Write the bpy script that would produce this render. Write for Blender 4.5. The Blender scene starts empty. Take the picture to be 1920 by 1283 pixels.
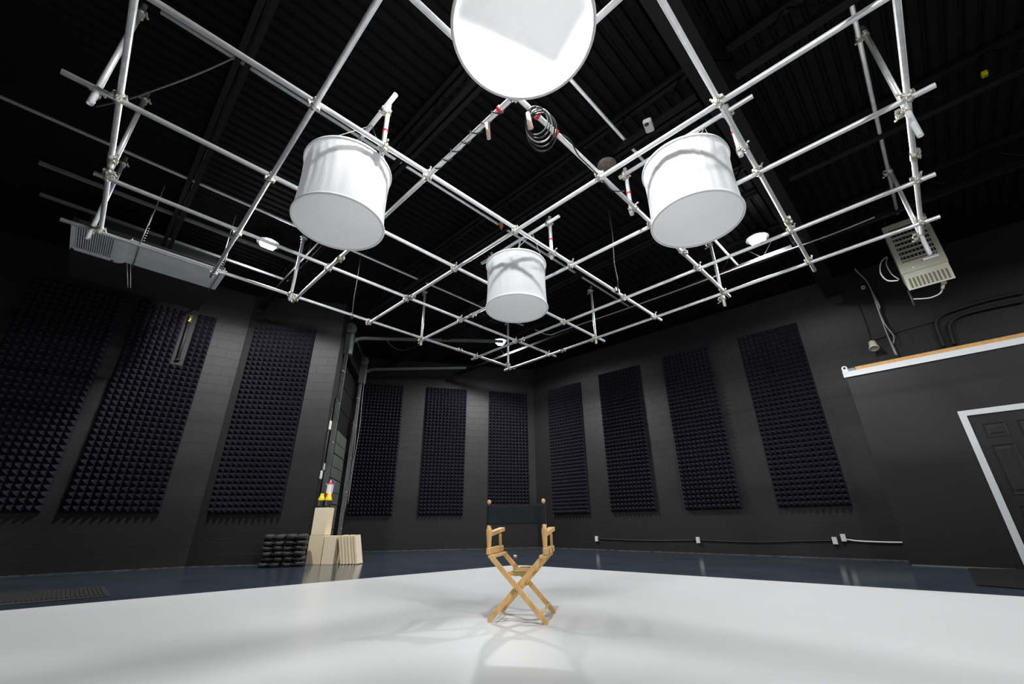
import bpy, math, random
from mathutils import Vector, Matrix
random.seed(7)
PI = math.pi
scene = bpy.context.scene
COL = scene.collection

# ------------------------------------------------------------------ camera
CH = 0.69                                   # lens height above the floor
F = 788.0
YAW, PIT, ROL = math.radians(44.57), math.radians(23.3), math.radians(-0.595)
FW = Vector((math.cos(PIT)*math.cos(YAW), math.cos(PIT)*math.sin(YAW), math.sin(PIT)))
_r = Vector((math.sin(YAW), -math.cos(YAW), 0))
_u = _r.cross(FW)
RT = _r*math.cos(ROL) + _u*math.sin(ROL)
UP = -_r*math.sin(ROL) + _u*math.cos(ROL)
cam = bpy.data.cameras.new('camera')
cam.sensor_width = 36.0
cam.lens = F*36.0/1920.0
cam.clip_start = 0.05
camo = bpy.data.objects.new('camera', cam)
COL.objects.link(camo)
m = Matrix.Identity(4)
for i in range(3):
    m[i][0], m[i][1], m[i][2] = RT[i], UP[i], -FW[i]
m[2][3] = CH
camo.matrix_world = m
scene.camera = camo
scene.view_settings.view_transform = 'Standard'
scene.view_settings.look = 'None'
scene.view_settings.gamma = 1.0
scene.view_settings.use_curve_mapping = False
scene.view_settings.exposure = 0.30

# surveying helpers: where a sight line meets a known plane of the room
def sight(px, py):
    return RT*((px-960)/F) - UP*((py-641.5)/F) + FW
def at_z(px, py, z):
    d = sight(px, py); return Vector((0, 0, CH)) + d*((z-CH)/d.z)
def at_y(px, py, y):
    d = sight(px, py); return Vector((0, 0, CH)) + d*(y/d.y)
def at_x(px, py, x):
    d = sight(px, py); return Vector((0, 0, CH)) + d*(x/d.x)
class Wall:
    """vertical plane through p with horizontal direction ang; u along it, n its normal"""
    def __init__(s, p, ang):
        s.p = Vector((p[0], p[1], 0)); a = math.radians(ang)
        s.t = Vector((math.cos(a), math.sin(a), 0)); s.n = Vector((math.sin(a), -math.cos(a), 0))
        if s.n.dot(s.p) > 0: s.n = -s.n                      # towards the camera
    def uz(s, px, py):
        d = sight(px, py); k = s.n.dot(s.p)/s.n.dot(d)
        P = d*k; return (P - s.p).dot(s.t), P.z + CH
    def P(s, u, z, off=0.0):
        return s.p + s.t*u + s.n*off + Vector((0, 0, z))

# ------------------------------------------------------------------ materials
def mat(name, col, rough=0.5, metal=0.0, noise=0.0, nscale=8.0, bump=0.0, bscale=60.0, spec=0.5, emit=None, stretch=None):
    M = bpy.data.materials.new(name); M.use_nodes = True
    nt = M.node_tree; b = nt.nodes['Principled BSDF']
    b.inputs['Base Color'].default_value = (*col, 1)
    b.inputs['Roughness'].default_value = rough
    b.inputs['Metallic'].default_value = metal
    b.inputs['Specular IOR Level'].default_value = spec
    tc = nt.nodes.new('ShaderNodeTexCoord'); vec = tc.outputs['Object']
    if stretch:
        mp = nt.nodes.new('ShaderNodeMapping'); mp.inputs['Scale'].default_value = stretch
        nt.links.new(vec, mp.inputs['Vector']); vec = mp.outputs['Vector']
    if noise > 0:
        n = nt.nodes.new('ShaderNodeTexNoise'); n.inputs['Scale'].default_value = nscale; n.inputs['Detail'].default_value = 5
        nt.links.new(vec, n.inputs['Vector'])
        r = nt.nodes.new('ShaderNodeMapRange')
        r.inputs['From Min'].default_value = 0.3; r.inputs['From Max'].default_value = 0.7
        r.inputs['To Min'].default_value = 1-noise; r.inputs['To Max'].default_value = 1+noise
        nt.links.new(n.outputs['Fac'], r.inputs['Value'])
        mx = nt.nodes.new('ShaderNodeVectorMath'); mx.operation = 'SCALE'
        mx.inputs[0].default_value = col
        nt.links.new(r.outputs['Result'], mx.inputs['Scale'])
        nt.links.new(mx.outputs['Vector'], b.inputs['Base Color'])
    if bump > 0:
        n2 = nt.nodes.new('ShaderNodeTexNoise'); n2.inputs['Scale'].default_value = bscale; n2.inputs['Detail'].default_value = 4
        nt.links.new(vec, n2.inputs['Vector'])
        bp = nt.nodes.new('ShaderNodeBump'); bp.inputs['Strength'].default_value = bump; bp.inputs['Distance'].default_value = 0.01
        nt.links.new(n2.outputs['Fac'], bp.inputs['Height']); nt.links.new(bp.outputs['Normal'], b.inputs['Normal'])
    if emit:
        b.inputs['Emission Color'].default_value = (*emit[0], 1); b.inputs['Emission Strength'].default_value = emit[1]
    return M

def block_mat(name, col):
    """painted concrete block: courses 0.2 m, read from the UV map in metres"""
    M = bpy.data.materials.new(name); M.use_nodes = True
    nt = M.node_tree; b = nt.nodes['Principled BSDF']
    uv = nt.nodes.new('ShaderNodeTexCoord')
    br = nt.nodes.new('ShaderNodeTexBrick')
    br.inputs['Scale'].default_value = 1.0
    br.inputs['Brick Width'].default_value = 0.406; br.inputs['Row Height'].default_value = 0.2032
    br.inputs['Mortar Size'].default_value = 0.006; br.inputs['Mortar Smooth'].default_value = 0.3
    br.inputs['Color1'].default_value = (*col, 1); br.inputs['Color2'].default_value = (*[c*1.07 for c in col], 1)
    br.inputs['Mortar'].default_value = (*[c*1.5 for c in col], 1)
    nt.links.new(uv.outputs['UV'], br.inputs['Vector'])
    n = nt.nodes.new('ShaderNodeTexNoise'); n.inputs['Scale'].default_value = 90; n.inputs['Detail'].default_value = 5
    nt.links.new(uv.outputs['UV'], n.inputs['Vector'])
    inv = nt.nodes.new('ShaderNodeMath'); inv.operation = 'MULTIPLY_ADD'
    inv.inputs[1].default_value = -0.6
    nt.links.new(br.outputs['Fac'], inv.inputs[0]); 
    sc = nt.nodes.new('ShaderNodeMath'); sc.operation = 'MULTIPLY'; sc.inputs[1].default_value = 0.35
    nt.links.new(n.outputs['Fac'], sc.inputs[0]); nt.links.new(sc.outputs[0], inv.inputs[2])
    bp = nt.nodes.new('ShaderNodeBump'); bp.inputs['Strength'].default_value = 1.0; bp.inputs['Distance'].default_value = 0.008
    nt.links.new(inv.outputs[0], bp.inputs['Height']); nt.links.new(bp.outputs['Normal'], b.inputs['Normal'])
    nt.links.new(br.outputs['Color'], b.inputs['Base Color'])
    b.inputs['Roughness'].default_value = 0.55
    b.inputs['Specular IOR Level'].default_value = 0.35
    return M

def fabric_mat(name, col, trans):
    M = bpy.data.materials.new(name); M.use_nodes = True
    nt = M.node_tree; nt.nodes.remove(nt.nodes['Principled BSDF'])
    out = nt.nodes['Material Output']
    d = nt.nodes.new('ShaderNodeBsdfDiffuse'); d.inputs['Color'].default_value = (*col, 1)
    t = nt.nodes.new('ShaderNodeBsdfTranslucent'); t.inputs['Color'].default_value = (*col, 1)
    mx = nt.nodes.new('ShaderNodeMixShader'); mx.inputs['Fac'].default_value = trans
    nt.links.new(d.outputs[0], mx.inputs[1]); nt.links.new(t.outputs[0], mx.inputs[2]); nt.links.new(mx.outputs[0], out.inputs['Surface'])
    tc = nt.nodes.new('ShaderNodeTexCoord'); mp = nt.nodes.new('ShaderNodeMapping'); mp.inputs['Scale'].default_value = (9, 9, 1.1)
    n = nt.nodes.new('ShaderNodeTexNoise'); n.inputs['Scale'].default_value = 1.0; n.inputs['Detail'].default_value = 4
    bp = nt.nodes.new('ShaderNodeBump'); bp.inputs['Strength'].default_value = 0.55; bp.inputs['Distance'].default_value = 0.03
    nt.links.new(tc.outputs['Object'], mp.inputs['Vector']); nt.links.new(mp.outputs['Vector'], n.inputs['Vector'])
    nt.links.new(n.outputs['Fac'], bp.inputs['Height'])
    nt.links.new(bp.outputs['Normal'], d.inputs['Normal'])
    return M

MT = dict(
    block=block_mat('black_painted_block', (0.0125, 0.0119, 0.0116)),
    office=mat('black_painted_board', (0.0085, 0.0082, 0.0086), 0.5, noise=0.06, nscale=3, bump=0.03, bscale=40, spec=0.4),
    ceil=mat('black_steel_deck', (0.004, 0.004, 0.0043), 0.7, noise=0.2, nscale=5, spec=0.12),
    joist=mat('black_steel', (0.0055, 0.0055, 0.006), 0.6, noise=0.1, spec=0.2),
    floor=mat('slate_blue_epoxy', (0.036, 0.048, 0.066), 0.15, noise=0.18, nscale=1.5, bump=0.02, bscale=25, spec=0.5),
    stage=mat('white_gloss_floor_paint', (0.63, 0.63, 0.626), 0.33, noise=0.015, nscale=2.0, spec=0.4),
    foam=mat('charcoal_foam', (0.0205, 0.0194, 0.029), 0.9, noise=0.12, nscale=30, bump=0.15, bscale=250, spec=0.15),
    galv=mat('galvanised_tube', (0.87, 0.875, 0.88), 0.38, 0.5, noise=0.10, nscale=14, bump=0.04, bscale=60),
    clamp=mat('zinc_clamp', (0.62, 0.60, 0.53), 0.38, 0.8, noise=0.25, nscale=40),
    fabric=fabric_mat('white_silk_side', (0.88, 0.88, 0.885), 0.45),
    diffuser=fabric_mat('white_diffusion_cloth', (0.97, 0.97, 0.965), 0.46),
    hem=mat('white_hem', (0.8, 0.8, 0.81), 0.7),
    head=mat('grey_lamp_head', (0.22, 0.22, 0.22), 0.5, 0.3, noise=0.05),
    red=mat('red_tape', (0.75, 0.02, 0.02), 0.5, noise=0.05),
    cable=mat('black_rubber_cable', (0.02, 0.02, 0.02), 0.45, noise=0.1),
    greycable=mat('grey_cable', (0.42, 0.42, 0.42), 0.45, noise=0.05),
    whitecable=mat('white_cable', (0.7, 0.7, 0.68), 0.45, noise=0.05),
    beech=mat('beech_wood', (0.80, 0.48, 0.19), 0.42, noise=0.16, nscale=6, stretch=(5, 5, 1.2)),
    beechpale=mat('pale_beech_wood', (0.78, 0.52, 0.25), 0.42, noise=0.1, nscale=6),
    canvas=mat('black_canvas', (0.02, 0.022, 0.025), 0.85, noise=0.1, nscale=60, bump=0.2, bscale=200, spec=0.2),
    brass=mat('brass_plate', (0.62, 0.50, 0.20), 0.35, 0.8, noise=0.1),
    ply=mat('birch_plywood', (0.80, 0.66, 0.45), 0.45, noise=0.06, nscale=4, stretch=(6, 6, 1)),
    plypale=mat('pale_birch_plywood', (0.88, 0.74, 0.54), 0.45, noise=0.05, nscale=4, stretch=(6, 6, 1)),
    plank=mat('pine_plank', (0.46, 0.25, 0.075), 0.5, noise=0.15, nscale=3, stretch=(1, 6, 6)),
    white=mat('white_trim_paint', (0.60, 0.60, 0.605), 0.4, noise=0.02),
    cream=mat('cream_plastic', (0.75, 0.70, 0.55), 0.4, noise=0.05),
    rubber=mat('black_rubber', (0.018, 0.018, 0.018), 0.6, noise=0.1),
    sand=mat('black_nylon', (0.022, 0.022, 0.023), 0.62, noise=0.2, nscale=12, bump=0.3, bscale=30),
    matrib=mat('charcoal_ribbed_mat', (0.030, 0.028, 0.027), 0.9, noise=0.2, nscale=40, spec=0.1),
    duct=mat('galvanised_duct', (0.85, 0.85, 0.86), 0.4, 0.25, noise=0.08, nscale=3),
    heater=mat('beige_enamel', (0.36, 0.36, 0.285), 0.4, noise=0.05, nscale=6),
    dark=mat('dark_cavity', (0.012, 0.012, 0.012), 0.7),
    slot=mat('brown_slot', (0.10, 0.08, 0.05), 0.7),
    track=mat('grey_track_steel', (0.17, 0.175, 0.17), 0.5, 0.3, noise=0.12, nscale=8),
    doorgrey=mat('grey_green_door', (0.10, 0.105, 0.095), 0.45, noise=0.1, nscale=3),
    rust=mat('rust_red_paint', (0.20, 0.045, 0.03), 0.6, noise=0.2),
    yellow=mat('yellow_plastic', (0.85, 0.72, 0.02), 0.4, noise=0.05),
    orange=mat('orange_rust', (0.45, 0.16, 0.05), 0.6, noise=0.2),
    tan=mat('pale_pink_plug', (0.70, 0.52, 0.44), 0.5, noise=0.1),
    paper=mat('white_paper', (0.85, 0.85, 0.85), 0.7),
    blue=mat('blue_plastic', (0.1, 0.12, 0.5), 0.5),
    lens=mat('lamp_lens', (0.9, 0.95, 1.0), 0.3, emit=((0.86, 0.93, 1.0), 45.0)),
)

# ------------------------------------------------------------------ mesh builder
class MB:
    def __init__(s): s.v = []; s.f = []; s.uv = {}; s.smooth = []
    def add(s, vs, fs, smooth=False):
        o = len(s.v); s.v += [Vector(v) for v in vs]
        for f in fs: s.f.append([i+o for i in f]); s.smooth.append(smooth)
        return s
    def box(s, c, sx, sy, sz, X=Vector((1, 0, 0)), Y=Vector((0, 1, 0)), Z=Vector((0, 0, 1)), bevel=0.0):
        """box about centre c with half-less sizes along X, Y, Z"""
        c = Vector(c); X = Vector(X).normalized(); Y = Vector(Y).normalized(); Z = Vector(Z).normalized()
        hx, hy, hz = sx/2, sy/2, sz/2
        if bevel <= 0:
            vs = [c+X*a*hx+Y*b*hy+Z*d*hz for d in (-1, 1) for b in (-1, 1) for a in (-1, 1)]
            fs = [(0, 2, 3, 1), (4, 5, 7, 6), (0, 1, 5, 4), (2, 6, 7, 3), (0, 4, 6, 2), (1, 3, 7, 5)]
            return s.add(vs, fs)
        b_ = min(bevel, hx*.9, hy*.9, hz*.9)
        vs = []; idx = {}
        for sa in (-1, 1):
            for sb in (-1, 1):
                for sd in (-1, 1):
                    for k, (dx, dy, dz) in enumerate(((0, b_, b_), (b_, 0, b_), (b_, b_, 0))):
                        idx[(sa, sb, sd, k)] = len(vs)
                        vs.append(c + X*sa*(hx-dx) + Y*sb*(hy-dy) + Z*sd*(hz-dz))
        fs = []
        for q in (-1, 1):
            fs.append([idx[(q, -1, -1, 0)], idx[(q, 1, -1, 0)], idx[(q, 1, 1, 0)], idx[(q, -1, 1, 0)]][::q])
            fs.append([idx[(-1, q, -1, 1)], idx[(-1, q, 1, 1)], idx[(1, q, 1, 1)], idx[(1, q, -1, 1)]][::q])
            fs.append([idx[(-1, -1, q, 2)], idx[(1, -1, q, 2)], idx[(1, 1, q, 2)], idx[(-1, 1, q, 2)]][::q])
        for a in (-1, 1):
            for b2 in (-1, 1):
                fs.append([idx[(a, b2, -1, 0)], idx[(a, b2, 1, 0)], idx[(a, b2, 1, 1)], idx[(a, b2, -1, 1)]])
                fs.append([idx[(a, -1, b2, 0)], idx[(a, 1, b2, 0)], idx[(a, 1, b2, 2)], idx[(a, -1, b2, 2)]])
                fs.append([idx[(-1, a, b2, 1)], idx[(1, a, b2, 1)], idx[(1, a, b2, 2)], idx[(-1, a, b2, 2)]])
                for d in (-1, 1):
                    fs.append([idx[(a, b2, d, k)] for k in range(3)])
        return s.add(vs, fs)
    def bar(s, a, b, w, h, up=Vector((0, 0, 1)), bevel=0.0):
        """rectangular bar from a to b, w across, h along up"""
        a = Vector(a); b = Vector(b); X = (b-a).normalized(); Y = Vector(up).cross(X).normalized(); Z = X.cross(Y)
        return s.box((a+b)/2, (b-a).length, w, h, X, Y, Z, bevel)
    def tube(s, pts, r, n=10, cap=True, radii=None):
        pts = [Vector(p) for p in pts]; rings = []; nrm = None
        for i, p in enumerate(pts):
            t = (pts[min(i+1, len(pts)-1)] - pts[max(i-1, 0)]).normalized()
            if nrm is None:
                nrm = t.orthogonal().normalized()
            else:
                nrm = (nrm - t*nrm.dot(t)); nrm = nrm.normalized() if nrm.length > 1e-6 else t.orthogonal().normalized()
            bn = t.cross(nrm); rr = radii[i] if radii else r
            rings.append([p + (nrm*math.cos(2*PI*k/n) + bn*math.sin(2*PI*k/n))*rr for k in range(n)])
        o = len(s.v)
        for R in rings: s.v += R
        for i in range(len(rings)-1):
            for k in range(n):
                s.f.append([o+i*n+k, o+i*n+(k+1) % n, o+(i+1)*n+(k+1) % n, o+(i+1)*n+k]); s.smooth.append(True)
        if cap:
            s.f.append([o+k for k in range(n)][::-1]); s.smooth.append(False)
            s.f.append([o+(len(rings)-1)*n+k for k in range(n)]); s.smooth.append(False)
        return s
    def pipe(s, a, b, r=0.024, wall=0.0045, n=16):
        """hollow scaffold tube with open ends"""
        a = Vector(a); b = Vector(b); t = (b-a).normalized(); nn = t.orthogonal().normalized(); bn = t.cross(nn)
        o = len(s.v)
        for (p, rr) in ((a, r-wall), (a, r), (b, r), (b, r-wall)):
            s.v += [p + (nn*math.cos(2*PI*k/n) + bn*math.sin(2*PI*k/n))*rr for k in range(n)]
        for i in range(4):
            j = (i+1) % 4
            for k in range(n):
                s.f.append([o+i*n+k, o+i*n+(k+1) % n, o+j*n+(k+1) % n, o+j*n+k]); s.smooth.append(i in (1, 3))
        return s
    def lathe(s, c, prof, n=32, axis=Vector((0, 0, 1)), smooth=True, close=False):
        c = Vector(c); A = Vector(axis).normalized(); nn = A.orthogonal().normalized(); bn = A.cross(nn)
        o = len(s.v)
        for (rr, z) in prof:
            s.v += [c + A*z + (nn*math.cos(2*PI*k/n) + bn*math.sin(2*PI*k/n))*rr for k in range(n)]
        L = len(prof)
        for i in range(L-1 + (1 if close else 0)):
            j = (i+1) % L
            for k in range(n):
                s.f.append([o+i*n+k, o+i*n+(k+1) % n, o+j*n+(k+1) % n, o+j*n+k]); s.smooth.append(smooth)
        return s
    def quad(s, a, b, c, d, uvs=None):
        s.add([a, b, c, d], [(0, 1, 2, 3)])
        if uvs: s.uv[len(s.f)-1] = uvs
        return s
    def slab(s, poly, z0, z1):
        n = len(poly); vs = [Vector((p[0], p[1], z0)) for p in poly] + [Vector((p[0], p[1], z1)) for p in poly]
        fs = [list(range(n))[::-1], list(range(n, 2*n))] + [[i, (i+1) % n, n+(i+1) % n, n+i] for i in range(n)]
        return s.add(vs, fs)

def world_origin(o):
    p = Vector((0, 0, 0))
    while o is not None: p += o.location; o = o.parent
    return p
def obj(name, mb, m, parent=None, loc=None, recalc=True):
    """links the builder's shape as ONE mesh object; vertices are in world metres"""
    if parent is None:
        if loc is None:
            xs = [v.x for v in mb.v]; ys = [v.y for v in mb.v]
            loc = Vector(((min(xs)+max(xs))/2, (min(ys)+max(ys))/2, min(v.z for v in mb.v)))
        org = Vector(loc)
    else:
        org = world_origin(parent)
    me = bpy.data.meshes.new(name)
    me.from_pydata([v-org for v in mb.v], [], mb.f)
    me.polygons.foreach_set('use_smooth', mb.smooth)
    if mb.uv:
        L = me.uv_layers.new(name='UVMap')
        for p in me.polygons:
            if p.index in mb.uv:
                for li, uvv in zip(p.loop_indices, mb.uv[p.index]): L.data[li].uv = uvv
    me.update()
    if recalc:
        import bmesh
        bm = bmesh.new(); bm.from_mesh(me); bmesh.ops.recalc_face_normals(bm, faces=bm.faces); bm.to_mesh(me); bm.free()
    if isinstance(m, (list, tuple)):
        for q in m: me.materials.append(q)
    else: me.materials.append(m)
    o = bpy.data.objects.new(name, me); COL.objects.link(o)
    if parent is None: o.location = org
    else: o.parent = parent
    return o
def tag(o, label, cat, group=None, kind=None):
    o['label'] = label; o['category'] = cat
    if group: o['group'] = group
    if kind: o['kind'] = kind
    return o
def thing(name, loc, label, cat, group=None, kind=None):
    o = bpy.data.objects.new(name, None); COL.objects.link(o); o.location = Vector(loc); o.empty_display_size = 0.1
    return tag(o, label, cat, group, kind)
def copy_tree(o, parent=None):
    c = o.copy(); COL.objects.link(c)
    if parent: c.parent = parent
    for ch in [x for x in bpy.data.objects if x.parent == o]: copy_tree(ch, c)
    return c
def smooth_path(pts, k=6):
    pts = [Vector(p) for p in pts]; out = []
    for i in range(len(pts)-1):
        p0 = pts[max(i-1, 0)]; p1 = pts[i]; p2 = pts[i+1]; p3 = pts[min(i+2, len(pts)-1)]
        for j in range(k):
            t = j/k
            out.append(0.5*((2*p1) + (p2-p0)*t + (2*p0-5*p1+4*p2-p3)*t*t + (3*p1-p0-3*p2+p3)*t**3))
    out.append(pts[-1]); return out

# ------------------------------------------------------------------ the room
ZD = 5.70                                     # underside of the roof deck
WL = Wall((0.684, 10.625), -8.5)
W3 = Wall((2.725, 9.934), -33.0)
WB = Wall((8.147, 10.912), -31.75)
WR = Wall((10.786, 4.132), -87.75)
OF = Wall((10.009, 0.265), -90.75)
def cross(A, B):
    # plan intersection of two walls
    d = A.t.x*B.t.y - A.t.y*B.t.x; q = B.p - A.p
    return A.p + A.t*((q.x*B.t.y - q.y*B.t.x)/d)
FOLD = cross(WL, W3); CORNER = cross(WB, WR)
uf3 = (FOLD-W3.p).dot(W3.t); ufL = (FOLD-WL.p).dot(WL.t)
ucB = (CORNER-WB.p).dot(WB.t); ucR = (CORNER-WR.p).dot(WR.t)
JAMB = W3.P(1.12, 0)
BEND = WB.P(-2.78, 0)
def wall_mb(W, u0, u1, z0, z1, th=0.2, uo=0.0):
    mb = MB()
    a0, a1, b1, b0 = W.P(u0, z0), W.P(u1, z0), W.P(u1, z1), W.P(u0, z1)
    mb.quad(a0, a1, b1, b0, [(u0+uo, z0), (u1+uo, z0), (u1+uo, z1), (u0+uo, z1)])
    c0, c1, d1, d0 = [p - W.n*th for p in (a0, a1, b1, b0)]
    z = [(0, 0)]*4
    for q in ((c1, c0, d0, d1), (a0, b0, d0, c0), (a1, c1, d1, b1), (b0, b1, d1, d0), (a0, c0, c1, a1)): mb.quad(*q, z)
    return mb
tag(obj('wall_left', wall_mb(WL, -7.0, ufL, 0, ZD), MT['block']), 'black painted block wall with two foam panels behind the white duct', 'wall', kind='structure')
tag(obj('wall_left_angled', wall_mb(W3, uf3, 1.12, 0, ZD, uo=.1), MT['block']), 'angled black block wall section left of the overhead door', 'wall', kind='structure')
tag(obj('wall_back', wall_mb(WB, -2.78, ucB, 0, ZD, uo=.2), MT['block']), 'black block back wall with three foam panels', 'wall', kind='structure')
tag(obj('wall_right', wall_mb(WR, ucR, 8.0, 0, ZD, uo=.05), MT['block']), 'long black block wall with four foam panels and white outlets', 'wall', kind='structure')
# wall that carries the overhead door, square to the angled wall
WD = Wall((JAMB.x, JAMB.y), 0); WD.t = (BEND-JAMB).normalized(); WD.n = Vector((WD.t.y, -WD.t.x, 0)); WD.p = Vector((JAMB.x, JAMB.y, 0))
if WD.n.x < 0: WD.n = -WD.n
LD = (BEND-JAMB).length
mbd = wall_mb(WD, 0.0, 0.45, 0, ZD, th=.2)
tag(obj('wall_door_jamb', mbd, MT['block']), 'narrow black return wall beside the near door track', 'wall', kind='structure')
tag(obj('wall_door_header', wall_mb(WD, 0.45, LD, 4.75, ZD, th=.2), MT['block']), 'black wall above the overhead door', 'wall', kind='structure')
tag(obj('wall_door_far', wall_mb(WD, 3.0, LD, 0, 4.75, th=.2), MT['block']), 'narrow black wall beyond the far door track', 'wall', kind='structure')

for nm, W, u0, u1, lab in (('left', WL, -7, ufL, 'left wall'), ('left_angled', W3, uf3, 1.12, 'angled wall'), ('back', WB, -2.78, ucB, 'back wall'), ('right', WR, ucR, 3.9, 'right wall')):
    b = MB(); b.bar(W.P(u0, .006, .004), W.P(u1, .006, .004), .012, .012)
    tag(obj('baseboard_' + nm, b, mat('worn_paint_edge_' + nm, (.07, .07, .072), .7, noise=.8, nscale=9)), 'thin pale worn line of paint at the foot of the ' + lab, 'baseboard', kind='structure')
fl = MB(); fl.slab([(-7, -6), (15, -6), (15, 16), (-7, 16)], -0.15, 0.0)
tag(obj('floor', fl, MT['floor']), 'glossy slate blue painted floor around the white area', 'floor', kind='structure')
sc_ = at_z(970, 1060, 0); sl = at_z(0, 1146.5, 0); sr = at_z(1920, 1120, 0)
dl = (sl-sc_); dr = (sr-sc_)
corner_pts = []
A_ = sc_ + dl.normalized()*0.28; B_ = sc_ + dr.normalized()*0.28
ext = [sc_ + dl*1.75, A_]
for k in range(1, 6):
    t = k/6; ext.append(A_*(1-t)**2 + sc_*2*t*(1-t)*1.0 + B_*t*t)
ext += [B_, sc_ + dr*1.75, Vector((7.2, -5.5, 0)), Vector((-6.5, -5.5, 0))]
st = MB(); st.slab([(p.x, p.y) for p in ext], 0.0, 0.004)
tag(obj('floor_white', st, MT['stage']), 'white glossy painted shooting floor under the pipe grid', 'floor', kind='structure')

# corrugated roof deck, ribs run along x
dk = MB(); prof = []
y = -6.0
while y < 16.0:
    prof += [(y, 0.0), (y+.085, 0.0), (y+.105, .04), (y+.13, .04)]; y += .15
vs = []; fs = []
for (yy, zz) in prof: vs += [(-7, yy, ZD+zz), (15, yy, ZD+zz)]
for i in range(len(prof)-1): fs.append((2*i, 2*i+1, 2*i+3, 2*i+2))
dk.add(vs, fs)
tag(obj('ceiling', dk, MT['ceil'], recalc=False), 'black corrugated steel roof deck', 'ceiling', kind='structure')
ZJ = 5.11                                     # underside of the open-web joists
order = ['nearest of the ceiling joists', 'second ceiling joist from the near side', 'third ceiling joist from the near side, over the grid centre', 'fourth ceiling joist from the near side', 'farthest of the ceiling joists']
for i, x in enumerate((0.09, 1.98, 3.89, 5.95, 7.95)):
    y0, y1 = 0.8, [9.9, 9.8, 9.0, 11.6, 10.4][i]
    j = thing('ceiling_joist', (x, (y0+y1)/2, ZJ), 'black open web steel joist, ' + order[i], 'joist', 'steel roof joists', 'structure')
    b = MB()
    for dx in (-.045, .045): b.box((x+dx, (y0+y1)/2, ZJ+.03), .055, y1-y0, .06)
    obj('bottom_chord', b, MT['joist'], j)
    b = MB()
    for dx in (-.045, .045): b.box((x+dx, (y0+y1)/2, ZD-.03), .06, y1-y0, .055)
    obj('top_chord', b, MT['joist'], j)
    b = MB(); k = 0; yy = y0+.1
    while yy < y1-.4:
        a = (x, yy, ZJ+.05 if k % 2 else ZD-.05); c = (x, yy+.38, ZD-.05 if k % 2 else ZJ+.05)
        b.tube([a, c], .011, 6); yy += .38; k += 1
    obj('web', b, MT['joist'], j)
for i, x in enumerate((1.0, 3.95, 6.1, 8.1)):
    b = MB(); b.box((x, -2.6, ZJ+.09), .1, 6.0, .08); b.box((x, -2.6, ZD-.05), .1, 6.0, .06)
    k = 0; yy = -5.5
    while yy < .2:
        b.tube([(x, yy, ZJ+.12 if k % 2 else ZD-.06), (x, yy+.38, ZD-.06 if k % 2 else ZJ+.12)], .011, 6); yy += .38; k += 1
    tag(obj('ceiling_joist', b, MT['joist']), 'black steel joist on the right side of the girder, ' + ['above the near corner', 'second from the camera', 'third from the camera', 'nearest the heater'][i], 'joist', 'joists right of the girder', 'structure')
g = thing('ceiling_girder', (4.0, .63, ZJ-.02), 'wide black steel girder running across the ceiling toward the right wall', 'beam', None, 'structure')
b = MB(); b.box((3.0, .63, ZJ), 15.0, .27, .03); obj('bottom_flange', b, MT['joist'], g)
b = MB(); b.box((3.0, .63, (ZJ+ZD)/2), 15.0, .02, ZD-ZJ-.05); obj('web', b, MT['joist'], g)
b = MB(); b.box((3.0, .63, ZD-.025), 15.0, .27, .03); obj('top_flange', b, MT['joist'], g)

# ------------------------------------------------------------------ acoustic foam
PW, PR, PC = 1.28, 37, 12
def foam(W, u0, u1, z0, z1, label, notch=None):
    mb = MB(); pu = (u1-u0)/PC; pz = (z1-z0)/PR; base, tip = .045, .165
    mb2 = mb
    for r in range(PR):
        for c in range(PC):
            a, bb = u0+c*pu, u0+(c+1)*pu; d, e = z0+r*pz, z0+(r+1)*pz
            if notch and notch[0] < (a+bb)/2 < notch[1] and (d+e)/2 > notch[2]: continue
            jx = random.uniform(-.004, .004); jz = random.uniform(-.004, .004)
            q = [W.P(a, d, base), W.P(bb, d, base), W.P(bb, e, base), W.P(a, e, base), W.P((a+bb)/2+jx, (d+e)/2+jz, tip+random.uniform(-.004, .004))]
            mb.add(q, [(0, 1, 4), (1, 2, 4), (2, 3, 4), (3, 0, 4)])
            sides = []
            if c == 0 or (notch and r*pz+z0+pz/2 > notch[2] and notch[0] < a-pu/2 < notch[1]): sides.append((0, 3))
            if c == PC-1 or (notch and r*pz+z0+pz/2 > notch[2] and notch[0] < bb+pu/2 < notch[1]): sides.append((1, 2))
            if r == 0: sides.append((0, 1))
            if r == PR-1: sides.append((3, 2))
            for (i, k) in sides:
                mb.add([q[i], q[k], q[k]-W.n*base, q[i]-W.n*base], [(0, 1, 2, 3)])
    o = obj('acoustic_panel', mb, MT['foam'], loc=W.P((u0+u1)/2, z0), recalc=False)
    tag(o, label, 'acoustic panel', 'pyramid foam panels on the black walls')
NU0 = WL.uz(343, 590)[0]; NU1 = WL.uz(374, 592)[0]; NZ = WL.uz(336, 684)[1]
foam(WL, -2.15, -.86, .93, 4.92, 'charcoal pyramid foam panel at the far left, mostly in deep shadow')
foam(WL, -.64, .68, .93, 4.92, 'charcoal pyramid foam panel with a narrow slot cut down from its top edge', notch=(NU0, NU1, NZ))
foam(W3, -.76, .54, .92, 4.93, 'charcoal pyramid foam panel standing alone on the wall left of the overhead door')
foam(WB, -2.72, -1.50, .93, 4.82, 'charcoal pyramid foam panel on back wall right beside the door track')
foam(WB, -.77, .54, .93, 4.81, 'charcoal pyramid foam panel in the middle of the back wall')
foam(WB, 1.29, 2.60, .93, 4.80, 'charcoal pyramid foam panel behind the director chair, left of the corner')
foam(WR, -4.60, -3.32, .93, 4.79, 'charcoal pyramid foam panel on right wall closest to the corner')
foam(WR, -2.63, -1.33, .95, 4.85, 'charcoal pyramid foam panel on right wall, second from the corner')
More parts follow.
